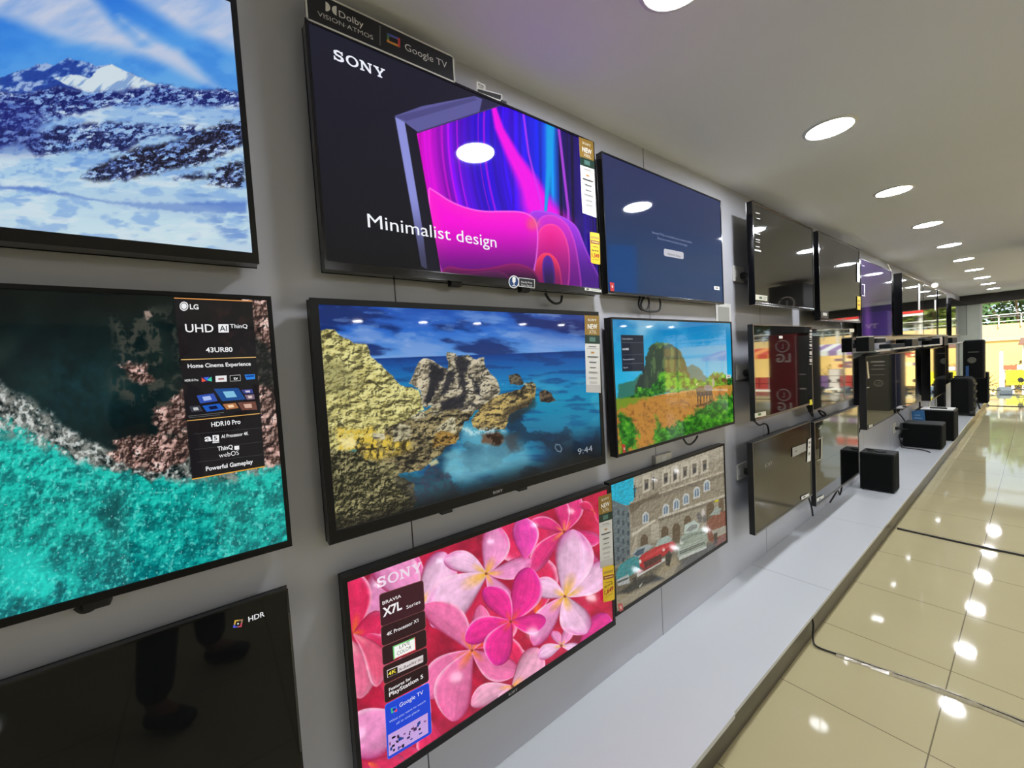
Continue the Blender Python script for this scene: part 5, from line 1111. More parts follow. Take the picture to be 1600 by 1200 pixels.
t = thing('hanging_sign', 'small black card with white edge above the purple screen, a white tag on it', 'sign', (.06, .84, 2.285))
sticker(t, .058, None, [('poly', D4((1330, 668), (1345, 668), (1525, 715), (1525, 745), (1512, 768), (1335, 700)), (220, 220, 212), 0), ('poly', D4((1338, 674), (1516, 722), (1516, 745), (1508, 758), (1338, 694)), (36, 36, 34), 1)], 'card')
sticker(t, .058, None, [('poly', D4((1330, 618), (1398, 642), (1398, 690), (1330, 665)), (214, 214, 206), 2), ('t', 'MODEL', D4((1342, 645))[0], D4((1386, 662))[0], D4((1342, 633))[0], (30, 30, 30), 3, .02), ('t', 'LOW', D4((1348, 663))[0], D4((1380, 676))[0], D4((1348, 652))[0], (30, 30, 30), 3, .02)], 'tag')
MB().box(.0, .0575, .80, .82, 2.27, 2.29).build('clip', m_back, t)

m_sock = mat('ivory_plastic', (206, 204, 196), .4)
def socket(px, py, label, plug=True, cable=None, w=.13, h=.09, y=None, z=None, gr='wall sockets beside the televisions'):
    c = hit(px, py, 0, 0.0) if y is None else (0, y, z); y, z = c[1], c[2]
    t = thing('wall_socket', label, 'socket', (0, y, z), gr)
    MB().box(0, .011, y - w / 2, y + w / 2, z - h / 2, z + h / 2).build('plate', m_sock, t, bevel=.003)
    MB().box(.011, .014, y - w * .42, y - w * .12, z - .02, z + .02).build('rocker_switch', mat('white_switch', (226, 226, 222), .35), t, bevel=.0015)
    if plug:
        p = thing('power_plug', 'black plug in the ' + label.split(',')[0], 'plug', (.014, y + w * .2, z - .008), 'black plugs in the wall sockets')
        m = MB(); yy = y + w * .2; zz = z - .008
        m.ring((.0105, yy, zz), (1, 0, 0), [(0, 0), (.019, 0), (.019, .018), (.012, .026), (.008, .04), (0, .041)], 14); m.build('plug_body', m_back, p, smooth=False)
        if cable: MB().tube([(.05, yy, zz)] + cable(yy, zz), .0035).build('cord', m_back, p)
socket(1152, 429, 'ivory wall socket beside the top film-wrapped television, left of it', cable=lambda y, z: [(.06, y + .02, z + .02), (.045, y + .07, z + .05), (.045, y + .09, z + .1)])
socket(1157, 581, 'ivory wall socket between the field picture and the red-box screen, at mid height', cable=lambda y, z: [(.06, y + .02, z - .02), (.045, y + .06, z - .1), (.04, y + .07, z - .2), (.045, y + .08, z - .22)])
socket(1158, 735, 'ivory wall socket at the left of the lowest dark screen, above the ledge', cable=lambda y, z: [(.06, y, z - .03), (.05, y - .01, z - .09), (.05, y + .02, z - .15), (.06, y + .07, z - .17)])
socket(0, 0, 'white wall socket low over the ledge, behind the front speaker box', y=6.62, z=.42, w=.16, h=.12, cable=lambda y, z: [(.07, y + .05, z - .01), (.09, y + .2, z - .03)])
socket(0, 0, 'white wall socket near the far end, low under the far screens', y=9.2, z=.42, plug=False)
# bare adapter box on the wall under the field picture
t = thing('adapter_box', 'flat cream plastic box on the wall above the car picture', 'box', (0, 1.66, .985))
MB().box(0, .022, 1.60, 1.73, .965, 1.005).build('box_body', m_sock, t, bevel=.003)
MB().box(.022, .023, 1.65, 1.68, .974, .996).build('cover_plate', m_white, t)
# framed paper
t = thing('paper_notice', 'white framed paper notice on the wall over the field picture', 'notice', (0, 2.335, 1.60))
MB().box(0, .004, 2.245, 2.425, 1.575, 1.735).build('paper_frame', m_white, t)
MB().box(.004, .005, 2.27, 2.40, 1.59, 1.715).build('inner_sheet', mat('grey_paper', (170, 172, 166), .5), t)
# small cords hanging under televisions
def cord(label, pts, r=.004, grp=None, name='loose_cable', m=None):
    P = [np.array(p, float) for p in pts]; o = MB().tube(P, r, 8, 8).build(name, m or m_back)
    return tag(o, label, 'cord', grp)
def wp(p, *pts): return [hit(x, y, 0, p) for x, y in pts]
cord('black cord looping below the purple screen', wp(.03, (852, 458), (858, 468), (867, 474), (876, 472), (878, 462)), .0045)
t_ = wp(.03, (1001, 462), (998, 475), (1003, 484), (1012, 482), (1014, 470), (1009, 464), (1003, 470), (1002, 480), (1010, 486), (1028, 486), (1032, 478), (1031, 468))
cord('tangled black cord below the blue screen', t_, .0045)
cord('black cord hanging in a loop under the field picture', wp(.03, (1068, 686), (1073, 693), (1079, 694), (1086, 688), (1090, 681)), .0045)
cord('black curved cord peeping under the turquoise coast screen', wp(.03, (120, 948), (130, 954), (143, 950), (152, 941)), .006)
cord('black cord from the dark-red-box screen down to the screen below', wp(.06, (1178, 657), (1186, 664), (1194, 662), (1199, 665), (1201, 675), (1199, 684)), .005)
cord('black cord dangling between the middle-row screens', wp(.07, (1261, 634), (1265, 642), (1270, 650), (1268, 640)), .007)
cord('thick black cord knot under the sunny-street screen', wp(.07, (1280, 641), (1288, 645), (1290, 650), (1284, 648), (1279, 642)), .007)
cord('black cord falling from the low screens to the ledge', [hit(1263, 776, 0, .04), hit(1268, 792, 0, .04), hit(1270, 806, 0, .04)], .006)
cord('black cord looping under the low screen beside the subwoofer', wp(.08, (1316, 757), (1314, 768), (1312, 773), (1309, 766), (1305, 772), (1297, 785)), .006)
cord('black cord between the low screen and the dark-carton screen', wp(.015, (1350, 660), (1346, 664), (1342, 676)), .006)
cord('black cord behind the speaker boxes, from the dark-carton screen', wp(.05, (1400, 642), (1408, 650), (1414, 658)), .007)
cord('black cord along the wall under the far screens', wp(.05, (1437, 628), (1437.5, 640)), .01)
# small fixings in the wall

# ------------------------------------------------------------------ floor cables
m_tape = mat('clear_tape_film', (176, 166, 136), .2, noise=.35, nscale=60)
m_cab = mat('black_rubber', (30, 27, 24), .5)
t = thing('floor_cable', 'dark cable under clear tape crossing the near floor to the ledge', 'cable', (.9, 2.33, 0))
MB().tube([(.392, 2.312, .118), (.398, 2.315, .08), (.403, 2.29, .02), (.43, 2.262, .007), (.53, 2.279, .006), (.70, 2.31, .006), (.837, 2.334, .006), (1.05, 2.348, .006), (1.6, 2.37, .006), (3, 2.40, .006)], .0042).build('cord', m_cab, t)
mt = MB(); rr = random.Random(2); prev = None; V = []; F = []
for i in range(60):
    x = .50 + i * .03; y = np.interp(x, [.50, .70, .84, 1.05, 1.6, 2.6], [2.274, 2.31, 2.334, 2.348, 2.37, 2.39]); 
    for s_, h in ((-1, .0015), (-.35, .007 + rr.random() * .003), (.3, .008 + rr.random() * .003), (1, .0015)): V.append((x, y + s_ * (.017 + rr.random() * .007) + .004, h))
    if i: F += [(4 * i - 4 + k, 4 * i + k, 4 * i + k + 1, 4 * i - 3 + k) for k in range(3)]
MB().add(V, F).build('tape', m_tape, t)
c2 = MB().tube([(.405, 4.215, .006), (.6, 4.205, .006), (.85, 4.20, .006), (1.3, 4.205, .006), (3, 4.2, .006)], .0075).build('floor_cable', m_cab)
tag(c2, 'thin black cable crossing the floor farther off, level with the subwoofer', 'cable')
c3 = MB().box(.41, XR - .1, 13.15, 13.19, 0.0, .010).build('trim_6', m_cab); c3['kind'] = 'structure'
# ------------------------------------------------------------------ speakers on the ledge
m_cloth = mat('black_grille_cloth', (13, 16, 16), .9, spec=.2, noise=.3, nscale=300)
m_vinyl = mat('black_vinyl', (14, 17, 17), .6, spec=.3, bump=.2, nscale=150)
def speaker_box(name, label, x0, x1, y0, y1, h, z=.14, bev=.008, grille_x=True, extra=None, cat='speaker'):
    t = thing(name, label, cat, ((x0 + x1) / 2, (y0 + y1) / 2, z))
    cb = MB().box(x0, x1, y0, y1, z + .006, z + h).build('cabinet', m_vinyl, t, bevel=bev, seg=3)
    MB().box(x0 + .012, x1 - .012, y0 - .006, y0 + .001, z + .018, z + h - .012).build('grille', m_cloth, cb, bevel=.003)
    MB().box(x1 - .001, x1 + .003, y0 + .02, y1 - .02, z + .02, z + h - .02).build('side_panel', m_cloth, cb, bevel=.001)
    for fx in (x0 + .02, x1 - .02):
        for fy in (y0 + .02, y1 - .02): MB().cyl((fx, fy, z), (fx, fy, z + .008), .008).build('foot', m_back, cb)
    return t
t1 = speaker_box('subwoofer', 'black subwoofer box standing on the white ledge, nearest of the speakers', .082, .315, 4.69, 4.90, .345)
# the lead coiled on top of it
cord('short black lead lying on top of the nearest subwoofer', [(.12, 4.80, .49), (.16, 4.76, .50), (.20, 4.74, .492), (.25, 4.78, .49)], .006)
t2 = speaker_box('subwoofer', 'low wide black speaker box with a cord, in front of the pair on the ledge', .03, .372, 6.95, 7.28, .30)
t3 = speaker_box('subwoofer', 'black speaker box behind the low wide one, papers on its top', .05, .415, 7.62, 8.0, .395)
pb = MB().box(.10, .40, 7.64, 7.95, .537, .545).build('paper_sheet', m_white); tag(pb, 'white papers lying on top of the rear speaker box', 'paper')
rc = thing('remote_control', 'black remote control lying on the white papers', 'remote control', (.25, 7.75, .546))
MB().box(.18, .34, 7.73, 7.77, .546, .562).build('remote_body', m_blk, rc, bevel=.004)
MB().box(.20, .32, 7.738, 7.762, .5615, .564).build('buttons', mat('grey_rubber', (90, 90, 92), .6), rc)
bc = thing('booklet', 'blue booklet leaning between the two speaker boxes', 'booklet', (.10, 7.45, .44))
o = MB().m(mat('blue_card', (60, 120, 176), .4)).prism([(.055, .40), (.175, .40), (.165, .555), (.045, .54)], 1, 7.42, 7.432).m(mat('pale_blue_card', (130, 170, 206), .4)).prism([(.07, .44), (.15, .435), (.148, .452), (.07, .457)], 1, 7.4185, 7.4205).prism([(.07, .48), (.13, .478), (.128, .492), (.07, .494)], 1, 7.4185, 7.4205).build('cover', None, bc)
cord('black cord lying on the ledge before the low wide speaker box', [(.0, 6.9, .30), (.02, 6.88, .2), (.04, 6.86, .146), (.12, 6.84, .146), (.24, 6.80, .146), (.30, 6.70, .146)], .006)
# trolley loudspeaker
t = thing('trolley_speaker', 'tall black portable loudspeaker with ribbed edges, on the far part of the ledge', 'loudspeaker', (.25, 10.4, .14))
MB().prism([(.14, .16), (.14, .74), (.17, .80), (.37, .80), (.405, .74), (.405, .16)], 1, 10.25, 10.62).build('cabinet', m_vinyl, t, bevel=.03, seg=3)
MB().prism([(.16, .20), (.16, .73), (.18, .77), (.33, .77), (.35, .73), (.35, .20)], 1, 10.235, 10.26).build('grille', m_cloth, t, bevel=.006)
MB().box(.17, .31, 10.32, 10.36, .80, .822).build('handle', m_back, t, bevel=.006)
for i in range(4): MB().box(.385, .425, 10.26, 10.60, .26 + i * .13, .30 + i * .13).build('corner_rib', m_back, t, bevel=.008)
MB().cyl((.36, 10.27, .185), (.42, 10.27, .185), .045).build('wheel', m_back, t)
speaker_box('loudspeaker', 'black loudspeaker box behind the tall portable one at the ledge end', .30, .455, 12.35, 12.7, .62, bev=.004, cat='loudspeaker')
speaker_box('speaker_tower', 'slim grey-black speaker tower at the wall behind the portable loudspeaker', .03, .12, 9.75, 9.9, .56, bev=.004, cat='speaker')
# loudspeaker on a stand
t = thing('stand_loudspeaker', 'black loudspeaker with a pale cone, raised on a pole stand at the far end', 'loudspeaker', (.35, 11.15, .14))
MB().prism([(.228, .725), (.228, 1.40), (.25, 1.425), (.46, 1.425), (.483, 1.40), (.483, .725)], 1, 11.0, 11.28).build('cabinet', m_vinyl, t, bevel=.012)
MB().box(.25, .462, 10.99, 11.001, .75, 1.40).build('grille', m_cloth, t)
MB().ring((.335, 10.988, 1.06), (0, -1, 0), [(.055, 0), (.04, .004), (.02, -.0), (0.0, .004)], 20).build('cone', mat('grey_cone', (84, 84, 76), .5), t)
MB().box(.262, .30, 10.984, 10.992, .77, .96).build('blue_badge', mat('blue_print', (44, 84, 140), .4), t)
MB().box(.29, .42, 10.985, 10.992, 1.20, 1.215).build('badge_strip', mat('grey_cone'), t)
MB().cyl((.36, 11.15, .17), (.36, 11.15, .74), .017).build('pole', m_back, t)
for a in range(3):
    c, s_ = math.cos(a * 2.094 + .3), math.sin(a * 2.094 + .3)
    MB().tube([(.36, 11.15, .42), (.33 + .09 * c, 11.15 + .3 * s_, .155)], .011, sub=1).build('leg', m_back, t)
# cable duct in the gap at the end of the ledge
# ------------------------------------------------------------------ sound bars and small speakers between the rows
m_shelf = mat('grey_shelf', (168, 170, 168), .35)
def wall_shelf(label, y0, y1, z, w_=.20):
    t = thing('wall_shelf', label, 'shelf', (0, (y0 + y1) / 2, z), 'grey wall shelves between the two rows')
    MB().box(0, w_, y0, y1, z - .016, z).build('board', m_shelf, t, bevel=.002)
    for yy in (y0 + .06, y1 - .06): MB().prism([(0, z - .016), (.12, z - .016), (0, z - .09)], 1, yy - .006, yy + .006).build('shelf_bracket', m_shelf, t)
wall_shelf('grey wall shelf under the purple-glow screen', 4.74, 5.30, 1.40)
wall_shelf('grey wall shelf under the deep-sided top screen', 5.45, 7.00, 1.405)
wall_shelf('grey wall shelf toward the far end of the wall', 7.15, 8.6, 1.40)
wall_shelf('farthest grey wall shelf, by the end column', 9.4, 12.6, 1.395)
def sat(label, x0, x1, y0, y1, z0, z1, name='small_speaker', m=None, cat='speaker'):
    t = thing(name, label, cat, ((x0 + x1) / 2, (y0 + y1) / 2, z0))
    MB().box(x0, x1, y0, y1, z0, z1).build('speaker_body', m or m_vinyl, t, bevel=.004)
    MB().box(x0 + .004, x1 - .004, y0 - .004, y0 + .001, z0 + .008, z1 - .008).build('grille', m_cloth, t)
    MB().box(x0 + .004, x1 - .004, y0 + .004, y1 - .004, z1 - .001, z1 + .008).build('top_plate', mat('cream_plastic', (206, 200, 180), .4), t)
    return t
sat('small black cube speaker with a pale top, nearest between the screen rows', .128, .215, 4.42, 4.60, 1.40, 1.52)
MB().box(0, .13, 4.47, 4.54, 1.43, 1.47).build('wall_mount', m_back, bpy.data.objects['small_speaker'])
sat('low black speaker on the shelf, just right of the nearest cube', .05, .13, 4.78, 4.94, 1.4005, 1.452)
t = thing('sound_bar', 'short black sound bar hung under the purple-glow screen', 'sound bar', (.1, 5.13, 1.468), 'black sound bars between the rows'); MB().box(.0, .17, 4.97, 5.29, 1.466, 1.509).build('bar_body', m_vinyl, t, bevel=.006); MB().box(.165, .172, 4.99, 5.27, 1.472, 1.503).build('grille', m_cloth, t)
t = thing('sound_bar', 'long black sound bar lying on the shelf under the deep-sided screen', 'sound bar', (.12, 6.1, 1.406), 'black sound bars between the rows'); MB().box(.08, .17, 5.5, 6.2, 1.4055, 1.448).build('bar_body', m_vinyl, t, bevel=.006); MB().box(.165, .172, 5.52, 6.18, 1.411, 1.443).build('grille', m_cloth, t)
sat('dark square speaker with a pale top, fourth along the shelf line', .04, .18, 6.55, 6.95, 1.4055, 1.49)
t = thing('sound_bar', 'thin black sound bar above the far shelf', 'sound bar', (.1, 7.7, 1.47), 'black sound bars between the rows'); MB().box(.0, .18, 7.42, 7.95, 1.462, 1.492).build('bar_body', m_vinyl, t, bevel=.006); MB().box(.175, .182, 7.44, 7.93, 1.466, 1.488).build('grille', m_cloth, t)
sat('pale grey speaker box near the far end of the shelf line', .02, .19, 8.62, 8.86, 1.385, 1.495, m=mat('pale_grey_plastic', (160, 156, 160), .4))
MB().box(0, .02, 8.68, 8.8, 1.40, 1.46).build('wall_mount', m_back, bpy.data.objects['small_speaker.003'])
sat('large black speaker right after the pale grey one', .02, .20, 8.95, 9.35, 1.37, 1.515)
MB().box(0, .02, 9.0, 9.2, 1.40, 1.46).build('wall_mount', m_back, bpy.data.objects['small_speaker.004'])
sat('farthest small black speaker on the shelf by the end column', .03, .20, 9.9, 10.5, 1.3955, 1.49)
# curved white clip above the top row and white bulb
t = thing('spot_lamp', 'small round white spot lamp above the far top-row screens', 'lamp', (.10, 8.98, 2.27)); MB().ring((.10, 8.98, 2.30), (0, -1, 0), [(0, -.03), (.03, -.02), (.038, 0), (.03, .02), (0, .03)], 16).build('bulb', mat('lamp_bulb_white', (250, 248, 240), .4, emit=1.2), t, smooth=True); MB().cyl((.10, 8.98, 2.33), (.10, 8.98, 2.395), .008).build('stem', m_white, t)
t = thing('cable_clip', 'curved white plastic strip above the purple-glow screen', 'clip', (.12, 5.6, 2.23)); MB().tube([hit(1387, 413, 0, .13), hit(1389, 419, 0, .13), hit(1392, 423, 0, .13)], .007).build('strip', mat('white_gloss', (236, 236, 230), .3, emit=0), t)

# ------------------------------------------------------------------ goods across the aisle (off to the right of the view, mirrored in the dark screens)
m_carton = mat('brown_carton', (150, 122, 84), .8, noise=.1, nscale=8)
m_red = mat('dark_red_carton', (128, 30, 36), .5, noise=.25, nscale=9)
m_dkbox = mat('charcoal_carton', (58, 58, 56), .55)
m_ink = mat('pale_print', (205, 196, 190), .5)
def carton(label, x0, x1, y0, y1, z0, z1, m, prints=(), name='carton'):
    t = thing(name, label, 'box', ((x0 + x1) / 2, (y0 + y1) / 2, z0))
    MB().box(x0, x1, y0, y1, z0, z1).build('carton_body', m, t, bevel=.004)
    k = MB().m(m_ink)
    for pr in prints:
        if pr[0] == 't': _, s_, x, z, w_, h = pr; k.text(s_, (x, y0 - .002, z), (1, 0, 0), (0, 0, 1), w_, h, .02)
        elif pr[0] == 'o':
            _, x, z, r = pr
            n = 28; V = []; F = []
            for i in range(n):
                a = 2 * math.pi * i / n; V += [(x + r * math.cos(a), y0 - .002, z + r * math.sin(a)), (x + r * .86 * math.cos(a), y0 - .002, z + r * .86 * math.sin(a))]
            F = [(2 * i, 2 * ((i + 1) % n), 2 * ((i + 1) % n) + 1, 2 * i + 1) for i in range(n) if i != 3]
            k.add(V, F); k.box(x - r * .12, x - r * .04, y0 - .003, y0 - .001, z - r * .4, z + r * .45).box(x - r * .12, x + r * .25, y0 - .003, y0 - .001, z - r * .4, z - r * .32)
        else: _, a, b, c, d = pr; k.box(a, b, y0 - .003, y0 - .001, c, d)
    if prints: k.build('print', None, t)
    return t
carton('brown carton on the floor across the aisle, under the dark red one', 1.10, 1.56, 6.42, 7.0, 0, .34, m_carton)
carton('tall dark red carton with white LG lettering, mirrored in a middle-row screen', 1.17, 1.52, 6.4, 7.0, .341, 1.66, m_red, [('t', 'LG', 1.25, 1.28, .17, .12), ('o', 1.345, 1.50, .085), ('t', 'LG', 1.25, .60, .17, .12), ('o', 1.345, .82, .085), ('q', 1.185, 1.19, .36, 1.64)])
carton('charcoal carton standing beside the dark red one across the aisle', 1.065, 1.165, 6.4, 7.0, .341, 1.62, m_dkbox, [('q', 1.08, 1.15, .9, .92), ('q', 1.08, 1.15, 1.1, 1.11)])
carton('charcoal carton with a round logo on top of the dark red one', 1.10, 1.52, 6.45, 7.0, 1.661, 2.34, m_dkbox, [('o', 1.3, 2.08, .10)])
carton('tall charcoal carton with printed lines, far down the aisle', 1.12, 1.60, 11.6, 12.2, 0, 1.30, mat('olive_grey_carton', (80, 78, 66), .6), [('q', 1.2, 1.42, 1.05, 1.08), ('q', 1.2, 1.38, .98, .995), ('q', 1.2, 1.42, .90, .91), ('o', 1.3, .6, .07), ('q', 1.2, 1.42, .78, .785)])
carton('dark blue carton standing far down the aisle', .985, 1.11, 11.9, 12.4, 0, 1.42, mat('dark_blue_carton', (40, 54, 96), .5), [('o', 1.05, .62, .03)])
carton('purple carton on top of the tall charcoal one, far down the aisle', 1.14, 1.62, 11.6, 12.2, 1.301, 2.15, mat('purple_carton', (70, 44, 130), .5, noise=.3, nscale=5), [('t', 'TV', 1.3, 1.8, .2, .1), ('q', 1.2, 1.5, 1.4, 1.42)])
carton('low brown carton in the middle of the shop', 1.9, 2.6, 6.2, 7.0, 0, .45, m_carton)
carton('white refrigerator carton across the shop', 2.9, 3.6, 4.6, 5.3, 0, 1.7, mat('white_carton', (190, 190, 186), .6), [('q', 3.0, 3.5, 1.2, 1.25)])

# ------------------------------------------------------------------ outside: sunlit street, a step down
m_sand = mat('sandy_ground', (226, 212, 176), .9, noise=.12, nscale=.6)
m_ywall = mat('yellow_wall', (218, 186, 116), .85, noise=.25, nscale=1.1)
struct('ground', MB().box(-14, 30, 15.6, 60, -1.0, -.9), m_sand)
o = bpy.data.objects['ground']
t = thing('boundary_wall', 'long yellow painted wall with a pale coping across the street', 'wall', (8, 27, -.9))
MB().box(-12, 28, 27, 27.3, -.9, 1.28).build('wall_body', m_ywall, t)
MB().box(-12, 28, 26.92, 27.38, 1.28, 1.42).build('coping', mat('grey_coping', (170, 160, 140), .8), t)
t = thing('shop_hoarding', 'long pale yellow hoarding with white rail above the street wall', 'hoarding', (8, 30, -.9))
MB().box(-12, 28, 30, 30.2, -.9, 2.05).build('hoarding_panel', mat('pale_yellow_panel', (226, 200, 142), .8), t)
rl = MB()
for i in range(60): rl.box(-12 + i * .66, -11.96 + i * .66, 29.9, 29.94, 1.9, 2.5)
rl.box(-12, 28, 29.9, 29.94, 2.46, 2.5).box(-12, 28, 29.9, 29.94, 2.15, 2.18); rl.build('railing', m_alu, t)
t = thing('street_canopy', 'dark slanting canopy edge seen through the glass', 'canopy', (.5, 22, .9))
MB().prism([(22.6, 1.12), (25.5, 1.30), (25.5, 1.36), (22.6, 1.18)], 0, .62, 6.0).build('canopy_sheet', mat('brown_sheet', (120, 84, 66), .7), t)
for x in (.75, 3.2, 5.9): MB().cyl((x, 22.8, -.9), (x, 22.8, 1.13), .05).build('canopy_post', m_alu, t)
m_leaf = [mat('leaf_green', (70, 104, 40), .7, noise=.3, nscale=4), mat('leaf_dark_green', (48, 78, 34), .7, noise=.3, nscale=4), mat('leaf_yellow_green', (120, 136, 56), .7, noise=.3, nscale=4)]
m_trunk = mat('bark', (96, 78, 58), .9)
def tree(label, x, y, h, r, n, seed, m):
    rr = random.Random(seed)
    t = thing('tree', label, 'tree', (x, y, -.9), 'trees across the street')
    k = MB(); k.cyl((x, y, -.9), (x + .1, y, h - r * .6), .16, .09, 10)
    for i in range(7):
        a = rr.random() * 6.28; k.tube([(x + .05, y, h - r * 1.2), (x + .5 * r * math.cos(a), y + .4 * r * math.sin(a), h - r * .5), (x + r * .9 * math.cos(a), y + r * .8 * math.sin(a), h + r * .1 * rr.random())], .05, 6, 3)
    k.build('trunk', m_trunk, t)
    V = []; F = []
    cl = [(rr.gauss(0, .55), rr.gauss(0, .5), rr.gauss(0, .32)) for _ in range(34)]
    for i in range(n):
        c = cl[i % len(cl)]; p = Vector((x + r * c[0] + rr.gauss(0, .16) * r, y + r * c[1] + rr.gauss(0, .16) * r, h + r * c[2] + rr.gauss(0, .12) * r))
        u = Vector((rr.gauss(0, 1), rr.gauss(0, 1), rr.gauss(0, 1))).normalized(); v = u.orthogonal().normalized(); s_ = .10 + rr.random() * .1
        b = len(V); V += [p - u * s_, p + v * s_ * .5, p + u * s_, p - v * s_ * .5]; F.append((b, b + 1, b + 2, b + 3))
    MB().add(V, F).build('foliage', m, t)
k_ = 0
for i, (x, y, h, r, m) in enumerate(((-7, 35, 3.6, 2.0, 0), (-2.6, 32.4, 3.3, 1.7, 1), (0.4, 36.2, 3.7, 2.2, 0), (2.9, 33.4, 3.1, 1.5, 2), (7.0, 35, 3.7, 2.2, 1), (12.2, 33.5, 3.7, 2.0, 0), (17.4, 35.4, 4.0, 2.2, 1), (22.6, 33.5, 3.7, 2.0, 2))):
    tree(['leafy green tree behind the street wall', 'dark green tree behind the street wall', 'yellow-green tree behind the street wall'][m] + ', ' + ('left of the end column', 'right behind the end column', 'seen just right of the end column', 'at the right edge of the view', 'seen mirrored only, first past the right edge', 'seen mirrored only, second past the right edge', 'seen mirrored only, third past the right edge', 'seen mirrored only, last of the row')[i], x, y, h, r, 4200, i + 3, m_leaf[m])
t = thing('yellow_sign', 'bright yellow notice board standing in the street at the right edge', 'sign', (1.0, 18, -.9))
MB().box(.50, 1.45, 18, 18.03, .08, .49).build('board', mat('bright_yellow', (244, 226, 40), .6), t)
pr = MB().m(mat('olive_print', (150, 140, 30), .7))
for a, b, c, d in ((.62, .80, .405, .42), (.86, 1.1, .40, .415), (.60, .76, .33, .345), (.80, .95, .33, .345), (1.0, 1.2, .33, .345), (.58, .74, .24, .25), (.58, .74, .16, .185), (.9, 1.1, .24, .25), (.9, 1.1, .16, .18)): pr.box(a, b, 17.994, 17.999, c, d)
pr.build('print', None, t)
for x in (.62, 1.3): MB().cyl((x, 18.05, -.9), (x, 18.05, .3), .03).build('post', m_alu, t)
t = thing('bollard_post', 'thin pale post standing in the sunny street', 'post', (.32, 20.5, -.9)); MB().cyl((.32, 20.5, -.9), (.32, 20.5, .98), .045).build('post_body', mat('pale_post', (226, 214, 180), .7), t)
t = thing('banner_board', 'tall pale banner with coloured prints outside the glass, mirrored at the far end', 'banner', (2.6, 19, -.9), 'banners outside')
def banner(label, x0, x1, y, z0, z1, seed, t=None):
    rr = random.Random(seed); t = thing('banner_board', label, 'banner', ((x0 + x1) / 2, y, -.9), 'banners outside')
    MB().box(x0, x1, y, y + .04, z0, z1).build('banner_cloth', mat('orange_cream_cloth', (240, 206, 140), .8), t)
    k = MB()
    for i in range(14):
        k.m(mat(('ink_brown', 'ink_red', 'ink_violet', 'ink_cream')[i % 4], ((110, 70, 40), (176, 70, 50), (130, 100, 120), (240, 226, 180))[i % 4], .8))
        a = x0 + .05 + rr.random() * (x1 - x0 - .4); b = z0 + (z1 - z0) * (.45 + rr.random() * .45); k.box(a, a + .12 + rr.random() * .2, y - .004 - i * .001, y - .001, b, b + .06 + rr.random() * .12)
    k.build('print', None, t)
    for x in (x0 + .05, x1 - .05): MB().cyl((x, y + .06, -.9), (x, y + .06, z1), .025).build('pole', m_alu, t)
bpy.data.objects.remove(t)
banner('cream banner with small prints outside the glass, first past the right edge', 1.7, 2.5, 21, -.2, 1.45, 1)
banner('cream banner with a brown print outside the glass, second past the right edge', 2.6, 3.5, 21.3, -.2, 1.6, 2)
banner('cream banner with violet prints outside the glass, third past the right edge', 3.6, 4.5, 21, -.2, 1.4, 3)
t = thing('red_fascia_sign', 'red fascia sign outside, mirrored in a far top-row screen', 'sign', (3.2, 22, 2.1)); MB().box(1.9, 4.6, 21.9, 22.0, 2.55, 2.85).build('panel', mat('red_panel', (214, 40, 34), .5), t); MB().box(1.9, 4.6, 21.88, 21.9, 2.45, 2.53).build('white_strip', m_white, t)
for x in (2.0, 4.5): MB().cyl((x, 22.02, -.9), (x, 22.02, 2.6), .05).build('post', m_alu, t)
def shrub(label, x, y, r, n, seed):
    rr = random.Random(seed); t = thing('shrub', label, 'shrub', (x, y, -.9), 'dry shrubs across the street')
    k = MB()
    for i in range(26):
        a = rr.random() * 6.28; e = .3 + rr.random() * .9; q = (x + r * math.cos(a) * math.cos(e), y + r * .6 * math.sin(a) * math.cos(e), -.9 + r * 1.5 * math.sin(e))
        k.tube([(x, y, -.9), ((x + q[0]) / 2 + rr.gauss(0, .04), (y + q[1]) / 2, (-.9 + q[2]) / 2 + .08), q], .012, 5, 2)
    k.build('stems', m_trunk, t)
    V = []; F = []
    for i in range(n):
        a = rr.random() * 6.28; e = rr.random() * 1.4; d = r * (.5 + .5 * rr.random())
        p = Vector((x + d * math.cos(a) * math.cos(e), y + .6 * d * math.sin(a) * math.cos(e), -.9 + 1.5 * d * math.sin(e))); u = Vector((rr.gauss(0, 1), rr.gauss(0, 1), rr.gauss(0, 1))).normalized(); v = u.orthogonal(); s_ = .05
        b = len(V); V += [p - u * s_, p + v * s_ * .5, p + u * s_, p - v * s_ * .5]; F.append((b, b + 1, b + 2, b + 3))
    MB().add(V, F).build('leaves', mat('dry_olive_leaf', (140, 128, 74), .8, noise=.3, nscale=4), t)
shrub('dry shrub before the yellow street wall, right of the pale post', .95, 24.5, 1.0, 500, 5)
shrub('low dry shrub near the yellow street wall, left of the pale post', -.5, 25.2, .7, 300, 6)
shrub('dry shrub far past the right edge before the yellow wall', 5.4, 25, 1.0, 400, 7)
t = thing('red_barrier', 'low red and white barrier lying across the sunny street', 'barrier', (.9, 22.3, -.9))
MB().m(mat('faded_red', (190, 84, 60), .7)).box(.25, 1.5, 22.3, 22.36, .28, .44).m(m_white).box(.6, .8, 22.29, 22.37, .285, .435).box(1.1, 1.3, 22.29, 22.37, .285, .435).build('rail', None, t)
for x in (.3, 1.45): MB().box(x - .03, x + .03, 22.3, 22.36, -.9, .28).build('leg', m_alu, t)
